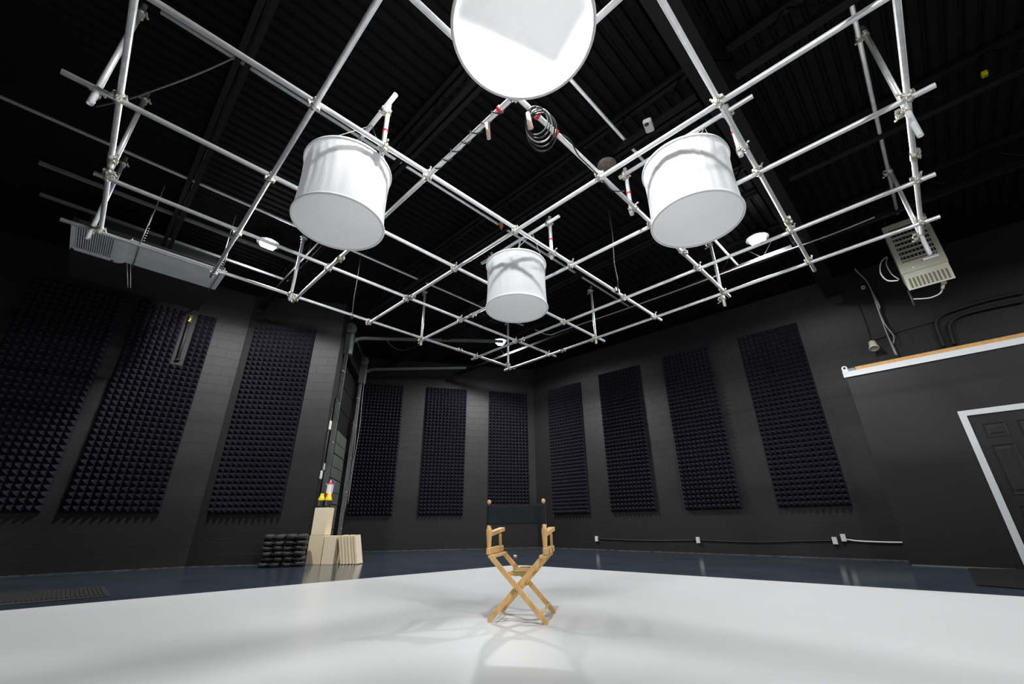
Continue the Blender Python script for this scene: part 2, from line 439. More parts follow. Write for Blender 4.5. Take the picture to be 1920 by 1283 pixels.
foam(WR, -.60, .68, .95, 4.88, 'charcoal pyramid foam panel on right wall, third from the corner')
foam(WR, 1.39, 2.66, .95, 4.88, 'charcoal pyramid foam panel on right wall nearest the black office')

# ------------------------------------------------------------------ office at the right
OU = -.58; OT = 3.30
tag(obj('wall_office', wall_mb(OF, OU, 5.0, 0, OT-.02, th=.12), MT['office']), 'smooth black office wall with white top trim at right', 'wall', kind='structure')
e0 = OF.P(OU, 0)
WOS = Wall((e0.x, e0.y), 0); WOS.t = -OF.n; WOS.n = -OF.t; WOS.p = e0
tag(obj('wall_office_side', wall_mb(WOS, 0.12, .86, 0, OT-.02, th=.1), MT['office']), 'end of the black office where it meets the block wall', 'wall', kind='structure')
b = MB(); b.slab([(p.x, p.y) for p in (OF.P(OU, 0, -.12), OF.P(5, 0, -.12), OF.P(5, 0, -.9), OF.P(OU, 0, -.9))], OT-.12, OT-.03)
tag(obj('ceiling_office', b, MT['office']), 'flat black roof of the office', 'roof', kind='structure')
b = MB(); b.bar(OF.P(OU-.03, OT-.05, .012), OF.P(5.0, OT-.05, .012), .03, .105)
tag(obj('trim_1', b, MT['white']), 'white trim board along the top of the black office', 'trim', kind='structure')
b = MB(); b.bar(OF.P(OU, .05, .008), OF.P(.595, .05, .008), .016, .10)
tag(obj('baseboard_office', b, MT['office']), 'black baseboard along the office wall', 'baseboard', kind='structure')
b = MB(); b.bar(OF.P(OU+.03, .006, .02), OF.P(.595, .006, .02), .02, .012)
tag(obj('trim_2', b, MT['track']), 'thin shiny metal strip at the foot of the office wall', 'trim', kind='structure')
# six-panel door with white casing
du0, dz1 = OF.uz(1790, 762); dz1 = max(2.1, min(2.3, dz1))
cw = .085; dw = .86
dr_ = thing('door_1', OF.P(du0+cw+dw/2, 0), 'black six panel door in a white frame at right edge', 'door', None, 'structure')
b = MB()
b.bar(OF.P(du0+cw/2, 0, .012), OF.P(du0+cw/2, dz1, .012), cw, .03, up=OF.n)
b.bar(OF.P(du0+cw+dw+cw/2, 0, .012), OF.P(du0+cw+dw+cw/2, dz1, .012), cw, .03, up=OF.n)
b.bar(OF.P(du0, dz1-cw/2, .0125), OF.P(du0+2*cw+dw, dz1-cw/2, .0125), .031, cw)
obj('casing', b, MT['white'], dr_)
b = MB(); z1 = dz1-cw
b.box(OF.P(du0+cw+dw/2, z1/2+.005, .002), dw-.01, .012, z1-.01, OF.t, OF.n, Vector((0, 0, 1)))
obj('door_leaf', b, MT['office'], dr_)
sx = dw*.13; pw = (dw-3*sx)/2
rows = [(z1*.835, z1*.935), (z1*.455, z1*.785), (z1*.12, z1*.385)]
for (a, c) in rows:
    for k in range(2):
        ua = du0+cw+sx+k*(pw+sx)
        b = MB(); cu = ua+pw/2; cz = (a+c)/2
        hw, hh = pw/2, (c-a)/2
        rings = [(hw, hh, .0085), (hw, hh, .016), (hw-.012, hh-.012, .016), (hw-.022, hh-.022, .009), (hw-.045, hh-.045, .009), (hw-.07, hh-.07, .017)]
        vsx = []
        for (w_, h_, o_) in rings:
            vsx += [OF.P(cu+sa*w_, cz+sb*h_, o_) for sa, sb in ((-1, -1), (1, -1), (1, 1), (-1, 1))]
        fsx = [(4*i+k2, 4*i+(k2+1) % 4, 4*i+4+(k2+1) % 4, 4*i+4+k2) for i in range(len(rings)-1) for k2 in range(4)] + [tuple(range(len(vsx)-4, len(vsx)))]
        b.add(vsx, fsx); obj('door_panel', b, MT['office'], dr_)
for zz in (.25, 1.1, z1-.22):
    b = MB(); b.tube([OF.P(du0+cw+.004, zz-.05, .02), OF.P(du0+cw+.004, zz+.05, .02)], .008, 8); obj('hinge', b, MT['rubber'], dr_)
b = MB(); kc = OF.P(du0+cw+dw-.07, 1.0, .009); b.lathe(kc, [(.03, 0), (.03, .006), (.012, .01), (.012, .035), (.027, .045), (.03, .058), (.02, .07), (.002, .072)], 18, OF.n); obj('door_knob', b, MT['clamp'], dr_)
# pine plank and grey offcut lying on the office top
ua = OF.uz(1645, 683)[0]
b = MB(); b.bar(OF.P(-.40+.0, OT+.035, -.03), OF.P(4.0, OT+.035, -.03), .09, .065)
tag(obj('wooden_plank', b, MT['plank']), 'long orange pine plank lying on top of the black office', 'plank')
b = MB(); b.bar(OF.P(-.53, OT+.03, -.03), OF.P(-.41, OT+.03, -.03), .085, .055)
tag(obj('trim_3', b, MT['track']), 'short grey end block beside the pine plank', 'trim', kind='structure')
# white mounting tab on the corner of the trim
b = MB(); c0 = OF.P(OU+.02, OT+.0, .02)
vs = []; nseg = 14
for off in (.0, .006):
    for k in range(nseg+1):
        a = PI*k/nseg; vs.append(c0 + OF.t*(-math.cos(a)*.045) + Vector((0, 0, .075+math.sin(a)*.045)) + OF.n*off)
    vs += [c0 + OF.t*.045 + OF.n*off, c0 - OF.t*.045 + OF.n*off]
n_ = nseg+3
b.add(vs, [list(range(n_)), list(range(n_, 2*n_))[::-1]] + [[k, (k+1) % n_, n_+(k+1) % n_, n_+k] for k in range(n_)])
tb = obj('mounting_tab', b, MT['white']); tag(tb, 'white rounded metal tab standing on the corner of the office trim', 'bracket')
b = MB(); b.lathe(c0 + Vector((0, 0, .078)) + OF.n*.006, [(.02, 0), (.02, .012), (.012, .016), (.001, .016)], 14, OF.n); obj('bolt', b, MT['dark'], tb)

# ------------------------------------------------------------------ overhead door
ODo = thing('door_2', WD.P(1.7, 0), 'tall grey sectional overhead door seen edge on with curved tracks', 'door', None, 'structure')
NS = 8
for k in range(NS):
    z0, z1 = k*.575+.01, (k+1)*.575
    b = MB(); b.box(WD.P(1.72, (z0+z1)/2, -.12), 2.5, .05, z1-z0-.008, WD.t, WD.n, Vector((0, 0, 1)), .008)
    ds_ = obj('door_section', b, MT['office'], ODo)
    if k < 5:
        b = MB(); b.box(WD.P(2.1, (z0+z1)/2, -.085), 1.3, .035, z1-z0-.004, WD.t, WD.n, Vector((0, 0, 1)))
        for zz in (z0+.02, (z0+z1)/2): b.box(WD.P(2.1, zz, -.065), 1.3, .02, .018, WD.t, WD.n, Vector((0, 0, 1)))
        obj('stiffener_panel', b, MT['doorgrey'], ds_)
b = MB(); b.box(WD.P(1.72, .03, -.09), 2.5, .09, .05, WD.t, WD.n, Vector((0, 0, 1))); obj('bottom_seal', b, MT['rust'], ODo)
Zt = Vector((0, 0, 1))
def track(u, ztop, L, rise):
    path = []
    rad = .38
    for z in (0.05, 1.5, 3.0, ztop-rad): path.append(WD.P(u, z, .06))
    for k in range(1, 8):
        a = PI/2*k/8; path.append(WD.P(u, ztop-rad+rad*math.sin(a), .06+rad*(1-math.cos(a))))
    path.append(WD.P(u, ztop, .06+rad)); path.append(WD.P(u, ztop+rise, L))
    b = MB()
    for off in (-.022, .022):
        rings = []
        for i, p in enumerate(path):
            t = (path[min(i+1, len(path)-1)]-path[max(i-1, 0)]).normalized(); nn = t.cross(WD.t).normalized()
            c = p + WD.t*off
            rings.append([c-WD.t*.004-nn*.035, c+WD.t*.004-nn*.035, c+WD.t*.004+nn*.035, c-WD.t*.004+nn*.035])
        vs = [v for R in rings for v in R]
        fs = [(4*i+k, 4*i+(k+1) % 4, 4*i+4+(k+1) % 4, 4*i+4+k) for i in range(len(rings)-1) for k in range(4)] + [(0, 1, 2, 3), tuple(range(len(vs)-4, len(vs)))]
        b.add(vs, fs)
    rings = []
    for i, p in enumerate(path):
        t = (path[min(i+1, len(path)-1)]-path[max(i-1, 0)]).normalized(); nn = t.cross(WD.t).normalized(); c = p - nn*.035
        rings.append([c-WD.t*.024-nn*.003, c+WD.t*.024-nn*.003, c+WD.t*.024+nn*.003, c-WD.t*.024+nn*.003])
    vs = [v for R in rings for v in R]
    b.add(vs, [(4*i+k, 4*i+(k+1) % 4, 4*i+4+(k+1) % 4, 4*i+4+k) for i in range(len(rings)-1) for k in range(4)])
    tr = obj('track', b, MT['track'], ODo)
    return tr
track(.50, 5.02, 4.0, .16)
track(2.95, 5.05, 3.2, .20)
for (u, zt) in ((.50, 5.02), (2.95, 5.05)):
    b = MB(); b.box(WD.P(u-.05, zt-.2, .10), .10, .20, .55, WD.t, WD.n, Zt, .005); obj('bearing_plate', b, MT['track'], ODo)
    b = MB(); b.lathe(WD.P(u-.06, zt+.25, .07), [(.03, 0), (.13, .0), (.15, .015), (.13, .03), (.13, .09), (.15, .105), (.13, .12), (.03, .12)], 24, WD.t); obj('cable_drum', b, MT['track'], ODo)
    b = MB(); b.box(WD.P(u-.10, 1.72, .03), .11, .012, 3.4, WD.t, WD.n, Zt); b.box(WD.P(u-.15, 1.72, .06), .012, .06, 3.4, WD.t, WD.n, Zt)
    obj('angle_iron', b, MT['track'], ODo)
    for zz in (.6, 1.5, 2.4, 3.3, 4.1):
        b = MB(); b.box(WD.P(u-.05, zz, .05), .14, .05, .035, WD.t, WD.n, Zt); b.tube([WD.P(u-.06, zz, .05), WD.P(u-.06, zz, .1)], .012, 8)
        obj('track_bracket', b, MT['clamp'], ODo)
b = MB(); b.tube([WD.P(.44, 5.27, .09), WD.P(3.0, 5.30, .09)], .016, 10); obj('torsion_shaft', b, MT['track'], ODo)
b = MB(); b.tube(smooth_path([WD.P(2.86, 5.2, .1), WD.P(2.85, 3.5, .12), WD.P(2.82, 2.4, .16), WD.P(2.86, 1.0, .12)]), .006, 6); obj('lift_cable', b, MT['greycable'], ODo)
b = MB(); b.tube(smooth_path([WD.P(2.75, 5.3, .2), WD.P(2.72, 4.2, .2), WD.P(2.7, 3.2, .24), WD.P(2.76, 2.2, .2), WD.P(2.7, 1.2, .2)]), .007, 6); obj('pull_rope', b, MT['greycable'], ODo)
# conduit, small white boxes by the jamb
b = MB(); b.tube([WD.P(.14, 1.62, .02), WD.P(.14, 2.55, .02), WD.P(.14, 3.1, .02)], .011, 8)
cd = obj('conduit', b, MT['track']); tag(cd, 'thin grey conduit running up the return wall beside the overhead door', 'conduit')
b = MB(); b.box(WD.P(.13, 2.72, .035), .07, .05, .20, WD.t, WD.n, Zt, .008)
tag(obj('junction_box', b, MT['cream']), 'small cream electric box high on the return wall by the door track', 'electrical box')
b = MB(); b.box(WD.P(.08, 1.66, .03), .07, .045, .17, WD.t, WD.n, Zt, .008)
tag(obj('switch_box', b, MT['white']), 'small white switch box above the red fire extinguisher', 'switch')
b = MB(); b.tube(smooth_path([WD.P(.2, 1.9, .03), WD.P(.26, 1.8, .05), WD.P(.33, 1.95, .05), WD.P(.4, 2.0, .04)]), .008, 6)
w_ = obj('door_control', b, MT['cable']); tag(w_, 'black door control with cable hanging beside the near track', 'control')
b = MB(); b.box(WD.P(.2, 1.84, .03), .05, .04, .15, WD.t, WD.n, Zt, .01); obj('handset', b, MT['white'], w_)

# ------------------------------------------------------------------ pipe grid
HG = 4.09; R = .024; ZU = 5.19
GR = thing('lighting_grid', (2.9, 2.9, HG), 'large grid of galvanised scaffold pipes hung from the ceiling joists', 'pipe grid')
def span(p, q, z, axis, lo, hi):
    """straight tube through two surveyed points, run from lo to hi along axis (0 x, 1 y)"""
    a, b = at_z(*p, z), at_z(*q, z); d = b-a
    f = lambda v: a + d*((v-a[axis])/d[axis])
    lo = at_z(*lo, z)[axis] if isinstance(lo, tuple) else lo
    hi = at_z(*hi, z)[axis] if isinstance(hi, tuple) else hi
    return f(lo), f(hi)
ALINES = {4: ((142, 420.7), (927, 678.6), (113, 411), (966, 691)), 3: ((179.5, 325.7), (1001.8, 652.4), (176, 324), (1041, 668.5)),
          2: ((115, 133.7), (1093.5, 620.3), (115, 133.7), (1133, 640)), 1: ((340, 33.5), (1205.7, 579.1), -1.05, (1238, 601)),
          0: ((800, 22), (1333.5, 524), -1.05, (1366, 557)), -1: ((1280, 70), (1507.4, 472), -1.05, (1529, 507)),
          -2: ((1681.4, 0), (1722.7, 380.8), -1.05, (1733, 445))}
BLINES = {4: ((1690.9, 431.5), (992.5, 678.6), (943, 694), (1763, 410.8)), 3: ((1653.5, 366.5), (908.3, 664.6), (884, 674), (1754, 326.6)),
          2: ((1753.4, 159.9), (824.2, 620.6), (788, 639), (1754, 159.6)), 1: ((1600, 35.5), (728.3, 582.7), (688, 608), -1.15),
          0: ((1158, 0), (597.4, 520.5), (549, 566), -1.15), -1: ((640, 114), (424.7, 471.4), (392, 518), -1.15),
          -2: ((251.5, 0), (190.8, 416.9), (188, 436), -1.15)}
AP, BP = {}, {}
for k, (p, q, lo, hi) in ALINES.items():
    z = HG
    a, b_ = span(p, q, z, 0, lo, hi); AP[k] = (a, b_)
    mb = MB(); mb.pipe(a, b_, R); obj('grid_pipe', mb, MT['galv'], GR)
for k, (p, q, hi, lo) in BLINES.items():
    z = HG + (.052 if k == -2 else -.052)
    a, b_ = span(p, q, z, 1, lo, hi); BP[k] = (a, b_)
    mb = MB(); mb.pipe(a, b_, R); obj('grid_pipe', mb, MT['galv'], GR)
def on(line, axis, v):
    a, b_ = line; return a + (b_-a)*((v-a[axis])/(b_[axis]-a[axis]))
def node(i, j):
    A0_, A1_ = AP[i]; B0_, B1_ = BP[j]
    x = (B0_.x+B1_.x)/2
    for _ in range(6):
        yy = on(AP[i], 0, x).y; x = on(BP[j], 1, yy).x
    return Vector((x, on(AP[i], 0, x).y, 0))
# right-angle coupler: one tube along local x at the origin, the other along y at -0.052
def clamp_mb():
    b = MB()
    b.lathe((-.026, 0, 0), [(.0245, 0), (.031, 0), (.031, .052), (.0245, .052)], 14, (1, 0, 0), close=True)
    b.lathe((0, -.026, -.052), [(.0245, 0), (.031, 0), (.031, .052), (.0245, .052)], 14, (0, 1, 0), close=True)
    b.box((0, 0, -.026), .05, .05, .02)
    for (p, d) in (((0, .036, .0), (0, 0, 1)), ((0, -.036, .0), (0, 0, 1)), ((.036, 0, -.052), (0, 0, 1)), ((-.036, 0, -.052), (0, 0, 1))):
        b.box(p, .034, .018, .03) if p[0] == 0 else b.box(p, .018, .034, .03)
    for (p, d, l) in (((0, .038, -.022), Vector((0, .25, 1)), .075), ((.038, 0, -.085), Vector((.25, 0, 1)), .075)):
        p = Vector(p); d = d.normalized()
        b.tube([p, p+d*l], .0055, 8); b.tube([p+d*l*.72, p+d*l*.92], .012, 6)
    b.tube([(0, -.046, -.02), (0, -.046, .02)], .007, 8); b.tube([(-.046, 0, -.072), (-.046, 0, -.032)], .007, 8)
    return b
CM = bpy.data.objects.new('tmp', None)
_c = obj('clamp', clamp_mb(), MT['clamp'], GR)
CLAMP = _c.data
bpy.data.objects.remove(_c)
def recenter(me):
    org = world_origin(GR)
    for v in me.vertices: v.co += org
recenter(CLAMP)
def clamp(parent, pos, X, Z=Vector((0, 0, 1)), name='clamp'):
    o = bpy.data.objects.new(name, CLAMP); COL.objects.link(o); o.parent = parent
    X = Vector(X).normalized(); Z = Vector(Z); Z = (Z - X*Z.dot(X)).normalized(); Y = Z.cross(X)
    mt = Matrix.Identity(4)
    for r in range(3): mt[r][0], mt[r][1], mt[r][2] = X[r], Y[r], Z[r]
    p = Vector(pos) - world_origin(parent)
    mt[0][3], mt[1][3], mt[2][3] = p
    o.matrix_local = mt
    return o
for i in AP:
    for j in BP:
        n_ = node(i, j)
        lo, hi = sorted((AP[i][0].x, AP[i][1].x)); lo2, hi2 = sorted((BP[j][0].y, BP[j][1].y))
        if not (lo-.05 < n_.x < hi+.05 and lo2-.05 < n_.y < hi2+.05): continue
        s = 1 if j != -2 else -1
        clamp(GR, (n_.x, n_.y, HG), Vector((random.choice((-1, 1)), 0, 0)), Vector((0, 0, s)))
# hanger level: four tubes lying on the joists along x
UPP = {1: (4.05, -.6, 8.0), 2: (6.40, -1.9, 6.9), 0: (1.71, 1.0, 8.0), -2: (-.63, 2.6, 8.2)}
for k, (yy, x0, x1) in UPP.items():
    cuts = [x0] + ([4.0] if k == 1 else []) + [x1]
    mb = MB(); mb.pipe((x0, yy, ZU), (x1, yy, ZU), R-.003); obj('hanger_pipe', mb, MT['galv'], GR)
# drop tubes between hanger level and grid
def drop(bot, z=HG, y=None, low=.12, top=ZU+.1):
    P = at_z(*bot, z)
    if y is not None: P.y = y
    mb = MB(); mb.pipe((P.x, P.y, z-low), (P.x, P.y, top), R); obj('drop_pipe', mb, MT['galv'], GR)
    clamp(GR, (P.x, P.y+.052, z), (1, 0, 0), (0, 1, 0)); clamp(GR, (P.x, P.y+.052, ZU), (1, 0, 0), (0, 1, 0))
drop((1117, 634)); drop((790, 637)); drop((182, 170), low=.16); drop((546, 551)); drop((1700, 207), low=.32)
drop((1727, 441), low=.3); drop((1356, 560), low=.14); drop((953, 683), low=.08); drop((172, 430), low=.14); drop((205, 322), low=.02)
# inline sleeve couplers
def sleeve(p, d):
    mb = MB(); p = Vector(p); d = Vector(d).normalized(); mb.pipe(p-d*.07, p+d*.07, .031, .006)
    s_ = d.cross(Vector((0, 0, 1))).normalized() if abs(d.z) < .9 else Vector((1, 0, 0))
    for k in (-.04, .04):
        mb.box(p+d*k+s_*.04, .03, .03, .045); mb.tube([p+d*k+s_*.04-Vector((0, 0, .04)), p+d*k+s_*.04+Vector((0, 0, .045))], .006, 8)
    obj('sleeve_coupler', mb, MT['clamp'], GR)
for (px, py, fam) in ((205, 312, 'B'), (1712, 292, 'A'), (858, 658, 'A'), (1052, 656, 'B'), (775, 558, 'B'), (640, 486, 'B'), (890, 592, 'B'), (1150, 547, 'A'), (1472, 416, 'A'), (1282, 472, 'A'), (976, 637, 'B')):
    if fam == 'B':
        P = at_z(px, py, HG-.052); j = min(BP, key=lambda q: abs(on(BP[q], 1, P.y).x-P.x)); sleeve(on(BP[j], 1, P.y), BP[j][1]-BP[j][0])
    else:
        P = at_z(px, py, HG); i = min(AP, key=lambda q: abs(on(AP[q], 0, P.x).y-P.y)); sleeve(on(AP[i], 0, P.x), AP[i][1]-AP[i][0])

# ------------------------------------------------------------------ space lights (white silk drums)
DR, DH = .42, .70
ZB = 3.39
def space_light(cx, cy, label, bx, ya, yb, e0, e1):
    s = thing('space_light', (cx, cy, ZB), label, 'drum light', 'white drum space lights in the grid')
    n = 96; b = MB(); prof = []
    ringsN = 14
    o = len(b.v)
    for r in range(ringsN+1):
        t = r/ringsN
        for k in range(n):
            a = 2*PI*k/n
            rr = DR*(1 - .035*math.sin(PI*t)) + .004*math.sin(a*23+2*math.sin(a*5))*math.sin(PI*t)**.5 + .0025*math.sin(a*41+1.3)*(t)
            b.v.append(Vector((cx+rr*math.cos(a), cy+rr*math.sin(a), ZB+.012+t*(DH-.02))))
    for r in range(ringsN):
        for k in range(n):
            b.f.append([o+r*n+k, o+r*n+(k+1) % n, o+(r+1)*n+(k+1) % n, o+(r+1)*n+k]); b.smooth.append(True)
    obj('side_fabric', b, MT['fabric'], s, recalc=False)
    b = MB(); b.lathe((cx, cy, ZB), [(.001, .008), (DR*.5, .003), (DR*.98, .006), (DR, .014)], 72); obj('bottom_diffuser', b, MT['diffuser'], s)
    for z in (.008, DH-.008):
        b = MB(); b.lathe((cx, cy, ZB+z), [(DR-.004, -.012), (DR+.010, -.012), (DR+.014, 0), (DR+.010, .012), (DR-.004, .012)], 72, close=True); obj('hoop', b, MT['hem'], s)
    # lamp head: six-sided fixture inside the silk
    b = MB(); hx = Vector((.94, -.34, 0)); hy = Vector((.34, .94, 0))
    b.box((cx, cy, ZB+DH-.10), .50, .30, .07, hx, hy, Vector((0, 0, 1)), .012); b.box((cx, cy, ZB+DH-.05), .18, .18, .05, hx, hy, Vector((0, 0, 1)), .01); obj('lamp_head', b, MT['head'], s)
    zc = 4.60
    b = MB(); b.pipe((bx, e0, zc), (bx, e1, zc), R); obj('hang_bar', b, MT['galv'], s)
    for yy in (ya, yb):
        b = MB(); b.pipe((bx+.052, yy+.052, HG-.07), (bx+.052, yy+.052, zc+.14), R-.001)
        sp = obj('hang_post', b, MT['galv'], s)
        b = MB(); b.lathe((bx+.052, yy+.052, HG+.25), [(.025, -.012), (.0275, -.012), (.0275, .012), (.025, .012)], 16, close=True); obj('tape_band', b, MT['red'], sp)
        clamp(s, (bx, yy+.052, zc), (0, 1, 0), (-1, 0, 0)); clamp(s, (bx+.052, yy, HG), (1, 0, 0), (0, -1, 0))
    b = MB()
    for k in range(4):
        a = PI/4+k*PI/2; b.tube([(bx, cy+.25*(1 if math.sin(a) > 0 else -1), zc-.02), (cx+DR*.98*math.cos(a), cy+DR*.98*math.sin(a), ZB+DH)], .004, 6)
    b.tube([(cx, cy, ZB+DH-.05), (bx, cy, zc)], .012, 8)
    obj('suspension_wires', b, MT['greycable'], s)
yA = lambda k, x: on(AP[k], 0, x).y
c3 = at_z(969, 580, ZB); c1 = at_z(635, 421, ZB); c2 = at_z(1306.5, 416, ZB); c4 = at_z(981, 63, ZB)
space_light(c3.x, c3.y, 'white drum light hanging above the chair, smallest and farthest of the four', 3.80, yA(1, 3.8), yA(2, 3.8), 2.80, 4.42)
space_light(c1.x, c1.y, 'white drum light at left with creased side and soft shadows near its rim', 1.24, yA(1, 1.24), yA(2, 1.24), 2.80, 4.35)
space_light(c2.x, c2.y, 'white drum light at right, beside the bright lamp over the heater side', 3.78, yA(-1, 3.78), yA(0, 3.78), .30, 1.83)
space_light(c4.x, c4.y, 'largest white drum light overhead, cut by the top of the picture', 1.22, yA(-1, 1.22), yA(0, 1.22), .28, 1.82)

# ------------------------------------------------------------------ high-bay lamps
ZL = 5.42
def high_bay(x, y, label, power, blend=.22):
    h = thing('ceiling_lamp', (x, y, ZL), label, 'ceiling lamp', 'white high bay lamps under the joists')
    b = MB(); b.lathe((x, y, ZL), [(.19, .0), (.20, .02), (.20, .06), (.13, .075), (.11, .16), (.03, .17), (.001, .17)], 28); obj('housing', b, MT['joist'], h)
    b = MB(); b.lathe((x, y, ZL), [(.14, .004), (.135, -.03), (.115, -.07), (.08, -.10), (.04, -.118), (.001, -.122)], 28); obj('lens', b, MT['lens'], h)
    b = MB(); b.tube([(x, y, ZL+.17), (x, y, ZD)], .008, 8); b.lathe((x, y, ZL+.2), [(.02, -.012), (.03, 0), (.02, .012)], 12, (1, 0, 0)); obj('hook', b, MT['clamp'], h)
    L = bpy.data.lights.new('lamp_light', 'SPOT'); L.spot_size = math.radians(180); L.spot_blend = blend; L.shadow_soft_size = .13
    L.energy = power; L.color = (.97, .985, 1.0)
    lo = bpy.data.objects.new('lamp_light', L); COL.objects.link(lo); lo.location = (x, y, ZL-.14)
    return h
PWR = 960
def lp(px, py):
    P = at_z(px, py, ZL); return P.x, P.y
L1 = lp(503, 457); L2 = lp(1420, 448); L3 = lp(938, 640)
high_bay(*L1, 'bright round lamp glowing under the ceiling beside the left drum light', PWR*.74, .32)
high_bay(*L2, 'bright round lamp glowing under the ceiling beside the right drum light', PWR*.75, .36)
high_bay(*L3, 'bright round lamp low in the far corner below the middle drum light', PWR, .36)
high_bay(L1[0], L2[1], 'round high bay lamp directly above the nearest drum light', PWR*.62)
high_bay(L1[0], -4.9, 'round high bay lamp behind the camera, on the side of the left wall', PWR*.85)
high_bay(L2[0]-1.5, -5.2, 'round high bay lamp behind the camera, on the side of the office', PWR*.4)


# ------------------------------------------------------------------ things under and around the grid
V = Vector
Zv = V((0, 0, 1))
# supply duct hung beside the left wall: its underside is what shows
DZ = 4.39
d = thing('air_duct', (.0, 7.6, DZ), 'grey sheet metal air duct with a slatted grille end, hung under the left ceiling', 'air duct')
b = MB(); b.box((-.03, 7.95, DZ+.06), 1.76, 1.36, .08, bevel=.006); b.box((-.03, 8.87, DZ+.52), 1.76, .5, 1.0, bevel=.006); obj('light_blocker', b, MT['dark'], d)  # unseen black slabs added by the duct to block lamp light from the wall
b = MB(); b.box((.29, 7.58, DZ+.01), 1.17, .76, .02); obj('duct_body', b, MT['duct'], d)
b = MB(); pf = []
for k in range(9):
    a = PI/2*k/8; pf.append((-.42+.13*math.sin(a)*1.0, DZ-.05+.08*(1-math.cos(a))))
pf = [(-.44, DZ-.05)] + pf
vs = []
for (x, z) in pf: vs += [V((x, 7.2, z)), V((x, 7.96, z)), V((x, 7.96, z+.02)), V((x, 7.2, z+.02))]
b.add(vs, [(4*i+k, 4*i+(k+1) % 4, 4*i+4+(k+1) % 4, 4*i+4+k) for i in range(len(pf)-1) for k in range(4)] + [(0, 1, 2, 3)], smooth=False)
obj('curved_collar', b, MT['duct'], d)
b = MB(); b.box((-.65, 7.56, DZ+.0), .44, .72, .04); obj('plenum', b, MT['dark'], d)
b = MB()
for (cx, cy, sx, sy) in ((-.65, 7.195, .46, .05), (-.65, 7.925, .46, .05), (-.868, 7.56, .045, .78), (-.432, 7.56, .045, .78)): b.box((cx, cy, DZ-.035), sx, sy, .035)
for k in range(17):
    x = -.835+k*.0231; b.box((x, 7.56, DZ-.03), .009, .70, .03, V((1, 0, .5)), V((0, 1, 0)), V((-.5, 0, 1)))
obj('grille', b, MT['duct'], d)
for (x, y0) in ((-.20, 7.53), (.80, 7.55)):
    b = MB(); b.tube([(x, y0, ZD), (x, y0, DZ+.5)], .006, 8)
    for k in range(9): b.lathe((x+.015, y0-.02, DZ+.45-k*.045), [(.006, -.006), (.012, 0), (.006, .006)], 8)
    obj('hanger_rod', b, MT['greycable'], d)
b = MB(); b.tube([(-.20, 7.15, DZ+.5), (-.20, 7.15, DZ-.02), (-.20, 8.02, DZ-.02), (-.20, 8.02, DZ+.5)], .008, 6); b.tube([(.80, 7.15, DZ+.5), (.80, 7.15, DZ-.02), (.80, 8.02, DZ-.02), (.80, 8.02, DZ+.5)], .008, 6); obj('hanger_strap', b, MT['track'], d)
# hanging hook below the duct, and the arm reaching to the wall pipe
p0 = at_y(243, 492, 7.96); p1 = at_y(243, 540, 8.02)
b = MB(); b.tube([p0+V((.012, 0, 0)), p1+V((.012, 0, 0))], .006, 6); b.tube([p0-V((.03, 0, 0)), p1-V((.02, 0, 0))], .006, 6)
b.tube([p0-V((.03, 0, 0)), p0+V((.012, 0, .02))], .006, 6)
tag(obj('hanging_hook', b, MT['clamp']), 'thin double wire hook dangling below the grey duct', 'hook')
wu, wz = WL.uz(361, 588)
wp = [WL.P(*WL.uz(*q), .05) for q in ((333, 676), (346, 634), (357, 598))]
wpipe = thing('wall_pipe', wp[0], 'dark pipe with brass fitting set in the slot of the left foam panel', 'pipe')
b = MB(); b.tube([wp[0], wp[1], wp[2]], .03, 10); b.lathe(wp[0], [(.03, -.02), (.05, 0), (.03, .02)], 12); obj('pipe_body', b, MT['rubber'], wpipe)
e_ = WL.P(*WL.uz(362, 582), .07)
b = MB(); b.tube([wp[2]-V((0, 0, .12)), wp[2]+V((0, 0, .06))], .034, 10); b.tube([wp[2]-V((0, 0, .1))+WL.n*.03, wp[2]-V((0, 0, .1))+WL.n*.09], .018, 8); obj('fitting', b, MT['brass'], wpipe)
b = MB(); b.tube(smooth_path([wp[2]+V((0, 0, .05)), e_, at_y(385, 552, 9.1), at_y(402, 520, 8.1), at_y(404, 505, 7.9)]), .016, 8); obj('link_rod', b, MT['rubber'], wpipe)
# thin struts of the left ceiling
for (yy, lab) in ((7.48, 'nearer thin steel strut running along the dark left ceiling'), (8.31, 'farther thin steel strut above the grey duct')):
    b = MB(); b.box((.3, yy, 5.19), 3.5, .041, .006); b.box((.3, yy-.02, 5.21), 3.5, .003, .041); b.box((.3, yy+.02, 5.21), 3.5, .003, .041)
    for k in range(16): b.box((-1.35+k*.22, yy, 5.187), .05, .012, .004)
    tag(obj('ceiling_strut', b, MT['track']), lab, 'strut', 'thin struts above the duct')

# unit heater at the right
HX = 9.0
hy0, hy1, hz0, hz1 = -.995, -.425, 4.50, 5.47
h = thing('unit_heater', (HX+.25, (hy0+hy1)/2, hz0), 'beige unit heater with louvre grille hung high at the right', 'heater')
b = MB(); cy = (hy0+hy1)/2; hw = hy1-hy0
b.box((HX+.29, cy, (hz0+hz1)/2), .48, hw, hz1-hz0, bevel=.01)
b.box((HX+.05, cy, hz0+.10), .06, hw+.01, .20, bevel=.006); b.box((HX+.05, cy, hz1-.045), .06, hw+.01, .10, bevel=.006)
for yy in (hy0+.03, hy1-.03): b.box((HX+.05, yy, (hz0+.2+hz1-.095)/2), .058, .07, hz1-hz0-.297)
obj('casing', b, MT['heater'], h)
gz0, gz1 = hz0+.20, hz1-.20
b = MB(); b.box((HX+.052, cy, (gz0+hz1-.09)/2), .01, hw-.09, hz1-.09-gz0); obj('cavity', b, MT['dark'], h)
b = MB(); b.box((HX+.035, cy, hz1-.15), .02, hw-.11, .08); obj('fan_guard', b, MT['dark'], h)
